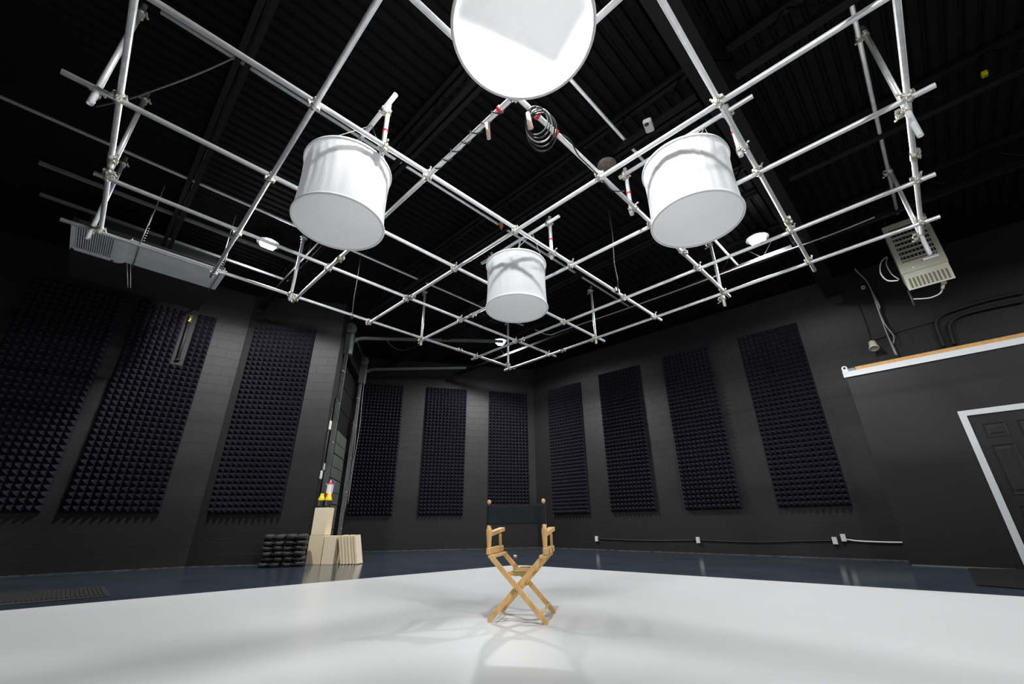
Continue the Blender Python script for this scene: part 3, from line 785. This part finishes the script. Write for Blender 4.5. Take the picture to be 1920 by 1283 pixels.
for k in range(7):
    zz = gz0+.03+k*(gz1-gz0-.02)/6
    b = MB(); b.box((HX+.035, cy, zz), .07, hw-.12, .006, V((1, 0, -.35)), V((0, 1, 0)), V((.35, 0, 1))); obj('louvre', b, MT['heater'], h)
for k in range(9):
    yy = hy0+.09+k*(hw-.18)/8
    b = MB(); b.box((HX+.045, yy, (gz0+gz1)/2), .03, .014, gz1-gz0); obj('deflector', b, MT['head'], h)
b = MB(); b.box((HX+.017, cy-.12, hz0+.15), .004, .20, .032); obj('badge', b, MT['paper'], h)
b = MB(); b.box((HX+.016, cy-.015, hz0+.145), .005, .02, .018); obj('badge_mark', b, MT['red'], h)
b = MB(); b.lathe((HX+.018, cy+.12, hz0+.07), [(.012, 0), (.009, .006), (.001, .008)], 12, (-1, 0, 0)); obj('indicator', b, MT['paper'], h)
lz = hz0-.30
b = MB()
A_ = [V((HX+.03, hy0+.005, hz0)), V((HX+.03, hy1-.005, hz0)), V((HX+.055, hy1-.005, lz)), V((HX+.055, hy0+.005, lz))]
Bq = [p+V((.40, 0, .27 if k > 1 else 0)) for k, p in enumerate(A_)]
b.add(A_+Bq, [(0, 1, 2, 3), (4, 7, 6, 5), (0, 4, 5, 1), (1, 5, 6, 2), (2, 6, 7, 3), (3, 7, 4, 0)]); obj('lower_panel', b, MT['heater'], h)
for k in range(10):
    yy = hy0+.06+k*(hw-.12)/9; b = MB(); b.bar((HX+.038, yy, hz0-.10), (HX+.0515, yy, hz0-.27), .024, .008, up=V((-1, 0, -.08))); obj('vent_slot', b, MT['slot'], h)
for (yy, xx) in ((hy0+.08, HX+.2), (hy1-.08, HX+.2)):
    b = MB(); b.tube([(xx, yy, hz1), (xx, yy, ZD)], .007, 8); obj('hanger_rod', b, MT['track'], h)
b = MB(); b.tube(smooth_path([at_x(1663, 482, HX+.3), at_x(1652, 492, HX+.2), at_x(1651, 512, HX+.15), at_x(1664, 526, HX+.15), at_x(1684, 526, HX+.1)]), .011, 8); obj('flex_cable', b, MT['whitecable'], h)
b = MB(); b.tube(smooth_path([at_x(1664, 482, HX+.3), at_x(1662, 496, HX+.2), at_x(1672, 514, HX+.15), at_x(1686, 524, HX+.1)]), .009, 8); obj('flex_cable', b, MT['greycable'], h)
b = MB(); b.box(at_x(1769, 529, HX+.2), .07, .07, .07, bevel=.008); b.tube([at_x(1769, 531, HX+.2), at_x(1767, 542, HX+.2)], .022, 10); obj('gas_valve', b, MT['cream'], h)
b = MB(); b.tube(smooth_path([at_x(1767, 542, HX+.2), at_x(1762, 551, HX+.2), at_x(1742, 559, HX+.25), at_x(1711, 561, HX+.3)]), .011, 8); obj('drain_hose', b, MT['greycable'], h)
b = MB(); b.tube([at_x(1703, 545, HX+.3), at_x(1710, 560, HX+.3), at_x(1715, 574, HX+.3)], .018, 8); obj('drip_leg', b, MT['rubber'], h)

# right wall: bundle of wires, horn, clip, conduits
wr = lambda px, py, off=.05: WR.P(*WR.uz(px, py), off)
w = thing('hanging_wires', wr(1600, 500, .2), 'bundle of grey wires hanging down the right wall to the office top', 'wires')
for k, pts in enumerate((((1598, 498), (1606, 512), (1622, 526), (1633, 545), (1642, 570), (1653, 600), (1668, 640), (1680, 669)),
                         ((1598, 500), (1610, 515), (1628, 535), (1645, 572), (1648, 585), (1655, 605), (1664, 630), (1683, 670)),
                         ((1633, 546), (1650, 578), (1649, 588), (1660, 612), (1675, 632), (1677, 640), (1676, 648)),)):
    b = MB(); b.tube(smooth_path([wr(px, py, .12+.02*k) for px, py in pts]), .010, 6); obj('wire', b, MT['greycable'], w)
hp = wr(1640, 656, .22)
hn = thing('sounder_horn', hp, 'cream cup shaped sounder hanging on a black cord above the office trim', 'horn')
ax = (V((0, 0, CH))-hp).normalized()*.55 + V((0, 0, -1)); ax.normalize()
b = MB(); b.lathe(hp, [(.001, -.13), (.055, -.13), (.06, -.10), (.062, -.06), (.066, -.02), (.082, .02), (.085, .05), (.07, .05), (.058, .0), (.001, -.02)], 24, ax); obj('cup', b, MT['cream'], hn)
b = MB(); b.tube([hp-ax*.12, wr(1632, 634, .06), wr(1620, 598, .04), wr(1610, 572, .03)], .008, 6); obj('cord', b, MT['cable'], hn)
b = MB(); b.lathe(wr(1619, 541, .02), [(.018, 0), (.04, 0), (.04, .05), (.018, .05)], 16, WR.n, close=True)
tag(obj('cable_clip', b, MT['white']), 'small white ring clip high on the right wall', 'clip')
for pts, lab in ((((1770, 652), (1762, 632), (1755, 612), (1758, 600), (1768, 592), (1790, 583), (1850, 565), (1920, 550)), 'outer of two bent black conduits above the office'),
                 (((1790, 648), (1785, 635), (1780, 618), (1783, 606), (1795, 597), (1815, 589), (1860, 578), (1920, 566)), 'inner of two bent black conduits above the office')):
    b = MB(); b.tube(smooth_path([wr(px, py, .06) for px, py in pts]), .030, 10)
    tag(obj('conduit', b, MT['dark']), lab, 'conduit', 'bent black conduits')
b = MB(); b.tube([wr(1640, 638, .015), wr(1700, 618, .015), wr(1752, 604, .015)], .013, 6)
tag(obj('conduit', b, MT['rubber']), 'thin straight black conduit from the cream sounder to the bent conduits', 'conduit')

# outlets and cables along the right wall
def outlet(px, py, label, off=.05):
    u, z = WR.uz(px, py)
    o = thing('wall_outlet', WR.P(u, z-.06, 0), label, 'outlet', 'white outlets on the right wall')
    b = MB(); b.box(WR.P(u, z, .025), .078, .05, .125, WR.t, WR.n, Zv, .005); obj('box', b, MT['white'], o)
    b = MB(); b.box(WR.P(u, z, .053), .082, .007, .13, WR.t, WR.n, Zv, .003); obj('cover', b, MT['white'], o)
    for dz in (-.028, .028):
        b = MB(); b.box(WR.P(u, z+dz, .057), .034, .004, .028, WR.t, WR.n, Zv); obj('socket', b, MT['cream'], o)
    return u, z
o1 = outlet(1120, 1010.5, 'white outlet box low on the right wall, closest to the back corner')
o2 = outlet(1310, 1013, 'white outlet box low on the right wall under the third foam panel')
o3 = outlet(1566, 1014, 'white outlet box on the right wall at the end of the black cable')
o4 = outlet(1582, 1008.5, 'white outlet box on the right wall where the white cable starts')
b = MB(); b.tube(smooth_path([WR.P(o1[0]+.04, o1[1], .02), wr(1180, 1013, .02), wr(1240, 1014, .02), WR.P(o2[0]-.04, o2[1], .02)]), .012, 6)
tag(obj('wall_cable', b, MT['cable']), 'black cable between the first two outlets on the right wall', 'cable')
b = MB(); b.tube(smooth_path([WR.P(o2[0]+.04, o2[1], .02), wr(1380, 1016, .02), wr(1430, 1017, .02), wr(1500, 1015, .02), WR.P(o3[0]-.04, o3[1], .02)]), .012, 6)
tag(obj('wall_cable', b, MT['cable']), 'long black cable sagging along the right wall to the pair of outlets', 'cable')
b = MB(); b.tube(smooth_path([WR.P(o4[0]+.04, o4[1]-.03, .03), wr(1612, 1015, .02), wr(1660, 1017, .02), wr(1695, 1017.5, .02)]), .014, 6)
tag(obj('wall_cable', b, MT['whitecable']), 'white cable running from the last outlet toward the office', 'cable')

# floor mats
mq = [at_z(*q, 0) for q in ((195, 1101), (206, 1119), (0, 1137.5), (0, 1114))]
mt_ = [mq[0], mq[1], mq[1]+(mq[2]-mq[1])*1.45, mq[0]+(mq[3]-mq[0])*1.45]
m_ = thing('floor_mat', (sum((p for p in mt_), V((0, 0, 0)))/4), 'dark ribbed floor mat at far left by the white floor edge', 'mat')
b = MB(); b.slab([(p.x, p.y) for p in mt_], .0, .008); obj('mat_border', b, MT['rubber'], m_)
b = MB(); ex = (mt_[3]-mt_[0]); ey = (mt_[1]-mt_[0])
for k in range(34):
    f = .03+k*.029; a = mt_[0]+ex*f+ey*.07; c = mt_[0]+ex*f+ey*.93
    b.bar(a+Zv*.010, c+Zv*.010, .022, .008)
obj('ribs', b, MT['matrib'], m_)
rq = [at_z(*q, 0) for q in ((1815, 1067), (1832, 1099), (1920, 1106), (1920, 1069.5))]
rr = [rq[0], rq[1], rq[1]+(rq[2]-rq[1])*2.6, rq[0]+(rq[3]-rq[0])*2.0]
b = MB(); b.slab([(p.x, p.y) for p in rr], .0, .012)
tag(obj('floor_mat', b, mat('dark_carpet_mat', (.017, .016, .017), .95, noise=.5, nscale=60, bump=.4, bscale=150, spec=.05)), 'dark carpet mat in front of the office door', 'mat')

# ------------------------------------------------------------------ director chair
fl_, fr_ = at_z(917, 1168, 0), at_z(1023, 1174, 0)
bl_, br_ = at_z(939, 1149, 0), at_z(1044, 1151, 0)
cc = (fl_+fr_+bl_+br_)/4
cx_ = ((fr_-fl_)+(br_-bl_)).normalized(); cy_ = V((-cx_.y, cx_.x, 0))
if cy_.dot(V((1, 1, 0))) < 0: cy_ = -cy_
def ch(x, y, z): return cc + cx_*x + cy_*y + Zv*z
CW, CD = .215, .205
chair = thing('director_chair', cc, 'wooden folding director chair with black canvas back on the white floor', 'chair')
def leg(x0, z0, x1, z1, y, w=.036, tk=.019):
    a, c = ch(x0, y, z0), ch(x1, y, z1); D = (c-a).normalized(); S = D.cross(cy_).normalized(); L = (c-a).length
    b = MB(); n = 8; prof = []
    for k in range(n+1): prof.append((-math.sin(PI*k/n)*w/2, -math.cos(PI*k/n)*w/2))
    ol = [(px, py) for px, py in prof] + [(L-px, -py) for px, py in prof]
    vs = [a+D*(p+0)+S*q+cy_*(-tk/2) for p, q in ol] + [a+D*p+S*q+cy_*(tk/2) for p, q in ol]
    N = len(ol); b.add(vs, [list(range(N))[::-1], list(range(N, 2*N))] + [[k, (k+1) % N, N+(k+1) % N, N+k] for k in range(N)])
    return obj('leg', b, MT['beech'], chair)
SH = .435
for y in (-CD, CD):
    s_ = 1 if y < 0 else -1
    leg(-CW+.02, SH, CW, .018, y-.011*s_); leg(CW-.02, SH, -CW, .018, y+.011*s_)
    b = MB(); b.lathe(ch(.0, y, .215), [(.012, -.028), (.012, .028)], 12, cy_); b.lathe(ch(.0, y, .215), [(.001, -.03), (.010, -.03), (.010, -.024)], 12, cy_); obj('pivot_bolt', b, MT['brass'], chair)
    # folding spreader
    b = MB(); b.bar(ch(-.115, y+.03*s_, .325), ch(.115, y+.03*s_, .330), .02, .028, bevel=.003); sp = obj('spreader', b, MT['beech'], chair)
    b = MB(); b.bar(ch(-.03, y+.03*s_-.012*s_, .328), ch(.075, y+.03*s_-.012*s_, .329), .004, .034); b.box(ch(0, y+.03*s_, .345), .10, .024, .004, cx_, cy_, Zv); obj('hinge_plate', b, MT['brass'], sp)
for x in (-1, 1):
    b = MB(); b.tube([ch(x*CW*.86, -CD, .075), ch(x*CW*.86, CD, .075)], .0095, 10); obj('stretcher', b, MT['beechpale'], chair)
    # seat rail, hinged to the arm frame base
    b = MB(); b.bar(ch(x*(CW-.01), -CD-.02, SH+.012), ch(x*(CW-.01), CD+.02, SH+.012), .05, .022, bevel=.004); obj('seat_rail', b, MT['beechpale'], chair)
    b = MB(); b.bar(ch(x*(CW+.012), -CD-.025, SH+.05), ch(x*(CW+.012), CD+.025, SH+.05), .032, .048, bevel=.005); obj('arm_base', b, MT['beech'], chair)
    # turned back post carrying the canvas
    b = MB(); yb = -CD+.005; xb = x*(CW+.012)
    pr = [(.017, SH+.07), (.018, SH+.10), (.023, .605), (.0245, .638), (.0235, .645), (.018, .650), (.018, .680)]
    lean = lambda z: ch(xb, yb-.03*(z-.5), z)
    vs = []; N = 14
    for (rr_, z) in pr:
        c = lean(z); vs += [c+cx_*rr_*1.0*math.cos(2*PI*k/N)+cy_*rr_*.8*math.sin(2*PI*k/N) for k in range(N)]
    b.add(vs, [(i*N+k, i*N+(k+1) % N, (i+1)*N+(k+1) % N, (i+1)*N+k) for i in range(len(pr)-1) for k in range(N)] + [list(range((len(pr)-1)*N, len(pr)*N))], smooth=True)
    post = obj('back_post', b, MT['beech'], chair)
    b = MB(); b.tube([lean(.69), lean(.845)], .008, 12); obj('dowel', b, MT['beech'], post)
    b = MB(); b.lathe(lean(.838), [(.001, -.001), (.012, .0), (.016, .008), (.0165, .016), (.013, .025), (.006, .030), (.001, .031)], 18); obj('finial', b, MT['beech'], post)
    b = MB(); b.bar(ch(xb, CD-.04, SH+.07), ch(xb, CD-.04, .605), .02, .026, up=cy_, bevel=.004); obj('arm_post', b, MT['beech'], chair)
    # armrest with rounded front
    b = MB(); ol = []
    y0, y1 = yb+.012, CD+.05; wA = .052
    for k in range(9): a = -PI/2+PI*k/8; ol.append((wA/2*math.sin(a), y1-wA/2+wA/2*math.cos(a)))
    ol += [(wA*.36, y0), (-wA*.36, y0)]
    N = len(ol)
    zt = lambda yy: .592 + .034*math.sin(max(0, min(1, (yy-y0)/(y1-y0)))*PI*.62)
    vs = [ch(xb+px, py, zt(py)) for px, py in ol] + [ch(xb+px*1.0, py, zt(py)+.030) for px, py in ol]
    b.add(vs, [list(range(N))[::-1], list(range(N, 2*N))] + [[k, (k+1) % N, N+(k+1) % N, N+k] for k in range(N)]); obj('armrest', b, MT['beech'], chair)
    b = MB()
    for yy in (-.10, .09): b.box(ch(x*(CW+.030), yy, SH+.035), .004, .03, .05, cx_, cy_, Zv)
    obj('hinge', b, MT['brass'], chair)
# canvas back: wraps both dowels, slightly slack
b = MB(); NX, NZ_ = 20, 8
def cv(i, k, off):
    u = -1+2*i/NX; t = k/NZ_; z = .676+.156*t
    sag = -.008*(1-u*u)*(1 if k == NZ_ else .6); bow = .020*max(0, 1-(u/.86)**2)
    return ch(u*(CW+.028), -CD+.005-.03*(z-.5)+bow+off+.002*math.sin(9*u+5*t), z+sag*(t) + .003*(1-u*u)*(1-t))
for off in (-.004, .004):
    o = len(b.v)
    for k in range(NZ_+1):
        for i in range(NX+1): b.v.append(cv(i, k, off*(1+2.4*(abs(-1+2*i/NX) > .78))))
    for k in range(NZ_):
        for i in range(NX): b.f.append([o+k*(NX+1)+i, o+k*(NX+1)+i+1, o+(k+1)*(NX+1)+i+1, o+(k+1)*(NX+1)+i]); b.smooth.append(True)
M1 = (NX+1)*(NZ_+1)
for i in range(NX):
    for k in (0, NZ_):
        q = k*(NX+1)+i; b.f.append([q, q+1, M1+q+1, M1+q]); b.smooth.append(False)
for k in range(NZ_):
    for i in (0, NX):
        q = k*(NX+1)+i; b.f.append([q, q+NX+1, M1+q+NX+1, M1+q]); b.smooth.append(False)
bk = obj('back_canvas', b, MT['canvas'], chair)
b = MB(); b.tube([ch(-CW, CD-.01, SH+.03), ch(CW, CD-.01, SH+.03)], .0025, 6); obj('cross_wire', b, MT['rubber'], chair)
pp = at_z(966, 1043, 0)
b = MB(); b.lathe(pp+V((0, 0, .0)), [(.001, .02), (.035, .018), (.045, .004), (.04, 0)], 9)
tag(obj('paper_scrap', b, MT['paper']), 'small white scrap on the blue floor behind the chair', 'paper')

# ------------------------------------------------------------------ wooden boxes by the overhead door
bx = V((.6, -.8, 0)); bd = V((.8, .6, 0))
def crate(p, w, dp, hh, label, mt, z=0.0, name='apple_box', X=None, Z=None, group='plain wooden boxes by the door'):
    X = X or bx; Zc = Z or Zv
    o = thing(name, p+V((0, 0, z)), label, 'wooden box', group)
    c = p + X*w/2 + bd*dp/2 + Zc*hh/2 + V((0, 0, z))
    b = MB(); b.box(c, w-.012, dp, hh-.002, X, bd, Zc, .003); obj('body', b, mt, o)
    for s in (-1, 1):
        b = MB(); b.box(c+X*s*(w/2-.004), .008, dp-.004, hh-.004, X, bd, Zc, .002); obj('end_panel', b, MT['ply'], o)
    b = MB(); b.box(c-bd*(dp/2)+Zc*(hh/2-.07), .09, .004, .028, X, bd, Zc, .001)
    return o
q0 = at_z(572, 1059, 0)
crate(q0+V((.0, .0, 0)), .30, .22, .505, 'pale wooden box on end, lower of the stacked pair beside the sandbags', MT['ply'])
crate(q0+bx*.015+V((0, 0, 0)), .29, .22, .50, 'pale wooden box on end carrying the extinguisher and bottles', MT['plypale'], z=.507)
crate(q0+bx*.315, .245, .22, .495, 'pale wooden box on end standing right of the stacked pair', MT['plypale'])
BL_ = ['first of the leaning boards, resting on the wooden box', 'second of the leaning boards from the left', 'third of the leaning boards from the left', 'fourth of the leaning boards from the left', 'fifth of the leaning boards from the left', 'last of the leaning boards, farthest right']
tl = math.radians(13); lz_ = (Zv*math.cos(tl) - bx*math.sin(tl)).normalized(); lx_ = (bx*math.cos(tl) + Zv*math.sin(tl)).normalized()
for k in range(6):
    p = q0 + bx*(.70+k*.058) + bd*(.0 if k < 3 else .03)
    hh = .505+.006*(k % 2); c = p + lz_*hh/2 + lx_*.026 + bd*.11
    b = MB(); b.box(c, .046, .22, hh, lx_, bd, lz_, .004)
    o = obj('leaning_board', b, MT['plypale'] if k % 2 else MT['ply']); zmin = min((o.matrix_basis @ v.co).z for v in o.data.vertices); o.location.z -= zmin
    tag(o, 'thin pale wooden half box, ' + BL_[k], 'wooden board', 'leaning thin wooden boards')
# bottles and extinguisher on the upper box
TOPZ = 1.009
def bottle(p, label):
    o = thing('spray_bottle', p, label, 'bottle', 'yellow and black bottles')
    b = MB(); b.lathe(p, [(.001, 0), (.064, 0), (.068, .01), (.068, .125), (.066, .135)], 24); obj('body', b, MT['rubber'], o)
    b = MB(); b.lathe(p, [(.066, .135), (.066, .16), (.056, .19), (.044, .215), (.038, .25), (.034, .268), (.001, .27)], 24); obj('shoulder', b, MT['yellow'], o)
    b = MB()
    for kk in range(3): b.box(p - bd*.069 + V((0, 0, .05+.028*kk)) + bx*(.0), .05-.01*kk, .004, .007, bx, bd, Zv)
    obj('print', b, MT['greycable'], o)
tb_ = q0 + V((0, 0, TOPZ))
bottle(tb_ + bx*.075 + bd*.085, 'yellow and black bottle on the upper wooden box, left one of the two')
bottle(tb_ + bx*.225 + bd*.085, 'yellow and black bottle on the upper wooden box, right one of the two')
pe = tb_ + bx*.165 + bd*.175
ex_ = thing('fire_extinguisher', pe, 'red fire extinguisher with white label standing behind the two bottles', 'fire extinguisher')
b = MB(); b.lathe(pe, [(.001, 0), (.058, 0), (.06, .01), (.06, .44), (.05, .47), (.03, .49), (.02, .495)], 24); obj('cylinder', b, MT['red'], ex_)
b = MB(); b.lathe(pe, [(.0612, .275), (.0612, .445)], 24); obj('label_sleeve', b, MT['paper'], ex_)
b = MB(); b.lathe(pe, [(.02, .49), (.02, .53), (.001, .53)], 14); b.bar(pe+V((0, 0, .535))-bx*.03, pe+V((0, 0, .545))+bx*.06, .016, .01); b.bar(pe+V((0, 0, .515)), pe+V((0, 0, .512))+bx*.065, .016, .01); obj('valve', b, MT['clamp'], ex_)
b = MB(); b.tube(smooth_path([pe+V((0, 0, .515))+bx*.02, pe+V((0, 0, .50))+bx*.08, pe+V((0, 0, .40))+bx*.085, pe+V((0, 0, .30))+bx*.075]), .008, 8); obj('hose', b, MT['blue'], ex_)

# ------------------------------------------------------------------ sandbags
def bag_proto(label, p, rot, hscale):
    o = thing('sandbag', p, label, 'sandbag', 'black sandbags piled by the wall')
    o.rotation_euler = (0, 0, 0)
    ca, sa = math.cos(rot), math.sin(rot)
    def L(x, y, z): return p + bx*(x*ca-y*sa) + bd*(x*sa+y*ca) + V((0, 0, z))
    for s in (-1, 1):
        b = MB(); NU, NV = 20, 10; oo = len(b.v)
        ph = random.uniform(0, 6)
        for j in range(NV+1):
            v = -PI/2+PI*j/NV
            for i in range(NU):
                u = 2*PI*i/NU; e = lambda c, q: math.copysign(abs(c)**q, c)
                x = .093*e(math.cos(u), .55)*e(math.cos(v), .4); y = .175*e(math.sin(u), .6)*e(math.cos(v), .4); z = .046*hscale*e(math.sin(v), .7)
                z += .006*math.sin(7*y*6+ph)*math.cos(v) + .004*math.sin(30*x+ph)
                b.v.append(L(x+s*.091, y, .046*hscale+z))
        for j in range(NV):
            for i in range(NU): b.f.append([oo+j*NU+i, oo+j*NU+(i+1) % NU, oo+(j+1)*NU+(i+1) % NU, oo+(j+1)*NU+i]); b.smooth.append(True)
        obj('pouch', b, MT['sand'], o)
    b = MB(); b.tube(smooth_path([L(-.02, -.15, .06*hscale), L(-.01, -.19, .05*hscale), L(.02, -.19, .045*hscale), L(.03, -.15, .06*hscale)]), .009, 6); obj('handle', b, MT['rubber'], o)
    return o
sb0 = at_z(484, 1066, 0); sb1 = at_z(563, 1063.5, 0)
sdir = (sb1-sb0); sdir.z = 0
levels = ['lowest', 'second from the bottom', 'third from the bottom', 'fourth from the bottom', 'fifth from the bottom', 'topmost']
bx_keep, bd_keep = bx, bd
bx = sdir.normalized(); bd = V((-bx.y, bx.x, 0))
for side, fpos in (('left', .25), ('right', .755)):
    for k in range(6):
        p = sb0 + sdir*fpos*1.0 + bd*.2 + bx*random.uniform(-.015, .015) + bd*random.uniform(-.02, .02) + V((0, 0, k*.087))
        if k < 2 and side == 'left': p -= bx*.02
        if k > 2 and side == 'left': p -= bx*.03
        bag_proto('black sandbag, ' + levels[k] + ' in the ' + side + ' pile against the wall', p, random.uniform(-.12, .12), .92 if k < 5 else 1.15)
bx, bd = bx_keep, bd_keep

# ------------------------------------------------------------------ cables and small hardware on the grid and ceiling
def helix(a, b_, r, turns, n=14):
    a = V(a); b_ = V(b_); t = (b_-a).normalized(); nn = t.orthogonal().normalized(); bn = t.cross(nn)
    return [a+(b_-a)*(k/(turns*n)) + (nn*math.cos(2*PI*k/n)+bn*math.sin(2*PI*k/n))*(r+.006*math.sin(k*.7)) for k in range(int(turns*n)+1)]
zb = HG-.052
c = thing('power_cable', at_z(880, 258, zb), 'black cable wound around the pipe left below the nearest drum light', 'cable')
pA, pB = on(BP[0], 1, at_z(940, 200, zb).y), on(BP[0], 1, at_z(822, 316, zb).y)
b = MB(); b.tube(helix(pA, pB, .031, 6.5), .0065, 6); obj('wrap', b, MT['cable'], c)
for f in (.03,):
    q = pA+(pB-pA)*f; b = MB(); b.lathe(q, [(.025, -.014), (.034, -.014), (.034, .014), (.025, .014)], 14, pB-pA, close=True); obj('tie', b, MT['red'], c)
q = pA+(pB-pA)*.17; b = MB(); b.tube([q+V((.0, .03, -.03)), q+V((.05, .06, -.16))], .022, 10, radii=[.024, .018]); obj('plug', b, MT['tan'], c)
q2 = pA+(pB-pA)*.06
c = thing('cable_coil', at_z(1012, 232, HG-.1), 'coil of grey cable hanging from the pipe right below the nearest drum light', 'cable')
ctr = at_z(1011, 229, HG-.12); vx = RT; vy = UP
for k in range(5):
    b = MB(); r1 = .125+.012*k; pts = []
    for a in range(33):
        th = 2*PI*a/32; pts.append(ctr + vx*(r1*.78*math.cos(th)+.012*(k-2)) + vy*(r1*math.sin(th)-.018*k) + FW*(.012*(k-2)+.015*math.sin(th*2+k)))
    b.tube(pts, .0075, 6, cap=False); obj('loop', b, MT['cable'] if k != 2 else MT['greycable'], c)
tA, tB = on(AP[0], 0, at_z(990, 196, HG).x), on(AP[0], 0, at_z(1120, 322, HG).x)
for f in (.13, .37):
    q = tA+(tB-tA)*f; b = MB(); b.lathe(q, [(.025, -.013), (.034, -.013), (.034, .013), (.025, .013)], 14, tB-tA, close=True); obj('tie', b, MT['red'], c)
q = at_z(991, 222, HG-.12); b = MB(); b.tube([q+UP*.05-RT*.01, q-UP*.09+RT*.02], .02, 10, radii=[.018, .026]); obj('plug', b, MT['tan'], c)
b = MB(); b.tube(smooth_path([tA+(tB-tA)*.4+V((0, 0, .03)), at_z(1068, 262, HG-.02), at_z(1085, 292, HG-.06), at_z(1105, 312, HG-.03), tB+V((0, 0, -.04)), at_z(1136, 345, HG-.1), at_z(1150, 358, HG-.1), at_z(1170, 358, HG-.03)]), .0065, 6); obj('lead', b, MT['cable'], c)
# cables dropped from the ceiling
for pts, lab in (((at_z(677, 478, 5.1), at_z(671, 520, 4.7), at_z(664, 560, 4.35), at_z(660, 592, 4.08)), 'thin black cable hanging behind the left drum light to the far pipe'),
                 ((at_z(1141, 393, 5.1), at_z(1148, 440, 4.75), at_z(1151, 490, 4.45), at_z(1158, 527, 4.2), at_z(1157, 542, 4.12)), 'thin black cable hanging right of the middle drum light with a plug')):
    o = thing('hanging_cable', pts[-1], lab, 'cable')
    b = MB(); b.tube(smooth_path(pts), .008, 6); obj('lead', b, MT['cable'], o)
    b = MB(); b.tube([pts[-1]+V((0, 0, .05)), pts[-1]-V((0, 0, .06))], .024, 10); obj('connector', b, MT['rubber'], o)
b = MB(); b.tube(smooth_path([at_z(1003, 618, 5.1), at_z(1030, 628, 5.05), at_z(1060, 618, 5.08), at_z(1200, 570, 5.05), at_z(1400, 497, 5.02), at_z(1550, 443, 5.06), at_z(1640, 407, 5.08)]), .012, 6)
tag(obj('ceiling_cable', b, MT['greycable']), 'long grey cable strung along the ceiling on the right', 'cable')
b = MB(); b.tube(smooth_path([at_z(440, 108, 5.12), at_z(380, 135, 5.02), at_z(320, 158, 4.96), at_z(240, 186, 4.98), at_z(180, 200, 5.1)]), .009, 6)
tag(obj('ceiling_cable', b, MT['track']), 'single grey cable slung between pipes at upper left', 'cable')
b = MB(); b.tube(smooth_path([at_z(722, 633, 4.8), at_z(735, 650, 4.65), at_z(755, 657, 4.6), at_z(780, 650, 4.55), at_z(792, 640, 4.3)]), .008, 6)
tag(obj('ceiling_cable', b, MT['cable']), 'black cable drooping between the near door track and the grid', 'cable')
p = at_z(1217, 241, 5.02)
sm = thing('smoke_detector', p, 'small white rectangular sensor under the ceiling behind the right drum light', 'detector')
b = MB(); b.box(p+V((0, 0, .05)), .19, .10, .06, V((.97, .25, 0)), V((-.25, .97, 0)), Zv, .015); b.tube([p+V((0, 0, .08)), p+V((0, 0, .15))], .01, 6); obj('shell', b, MT['white'], sm)
b = MB(); b.lathe(p+V((-.055, 0, .02)), [(.001, -.012), (.02, -.01), (.028, .0)], 12); obj('sensor', b, MT['rubber'], sm)
p = at_z(1138, 311, 5.0)
b = MB(); b.lathe(p, [(.001, 0), (.12, .0), (.125, .01), (.12, .03), (.03, .04), (.02, .11), (.001, .11)], 28)
tag(obj('ceiling_disc', b, mat('dusty_brown_disc', (.16, .13, .11), .7, noise=.35, nscale=20)), 'dusty brown round disc under the ceiling behind the grid', 'disc')
p = at_z(940, 426, 5.0)
b = MB(); b.tube([p, p+V((0, 0, .16))], .03, 10); b.lathe(p, [(.001, -.05), (.012, -.05), (.012, 0)], 8)
tag(obj('pipe_cap', b, MT['orange']), 'rusty orange cap at a hanger pipe end above the middle drum light', 'cap')
p = at_z(1846, 139, 5.35)
b = MB(); b.box(p, .07, .05, .05, bevel=.005)
tag(obj('yellow_tag', b, MT['yellow']), 'tiny yellow tag in the dark ceiling at upper right', 'tag')
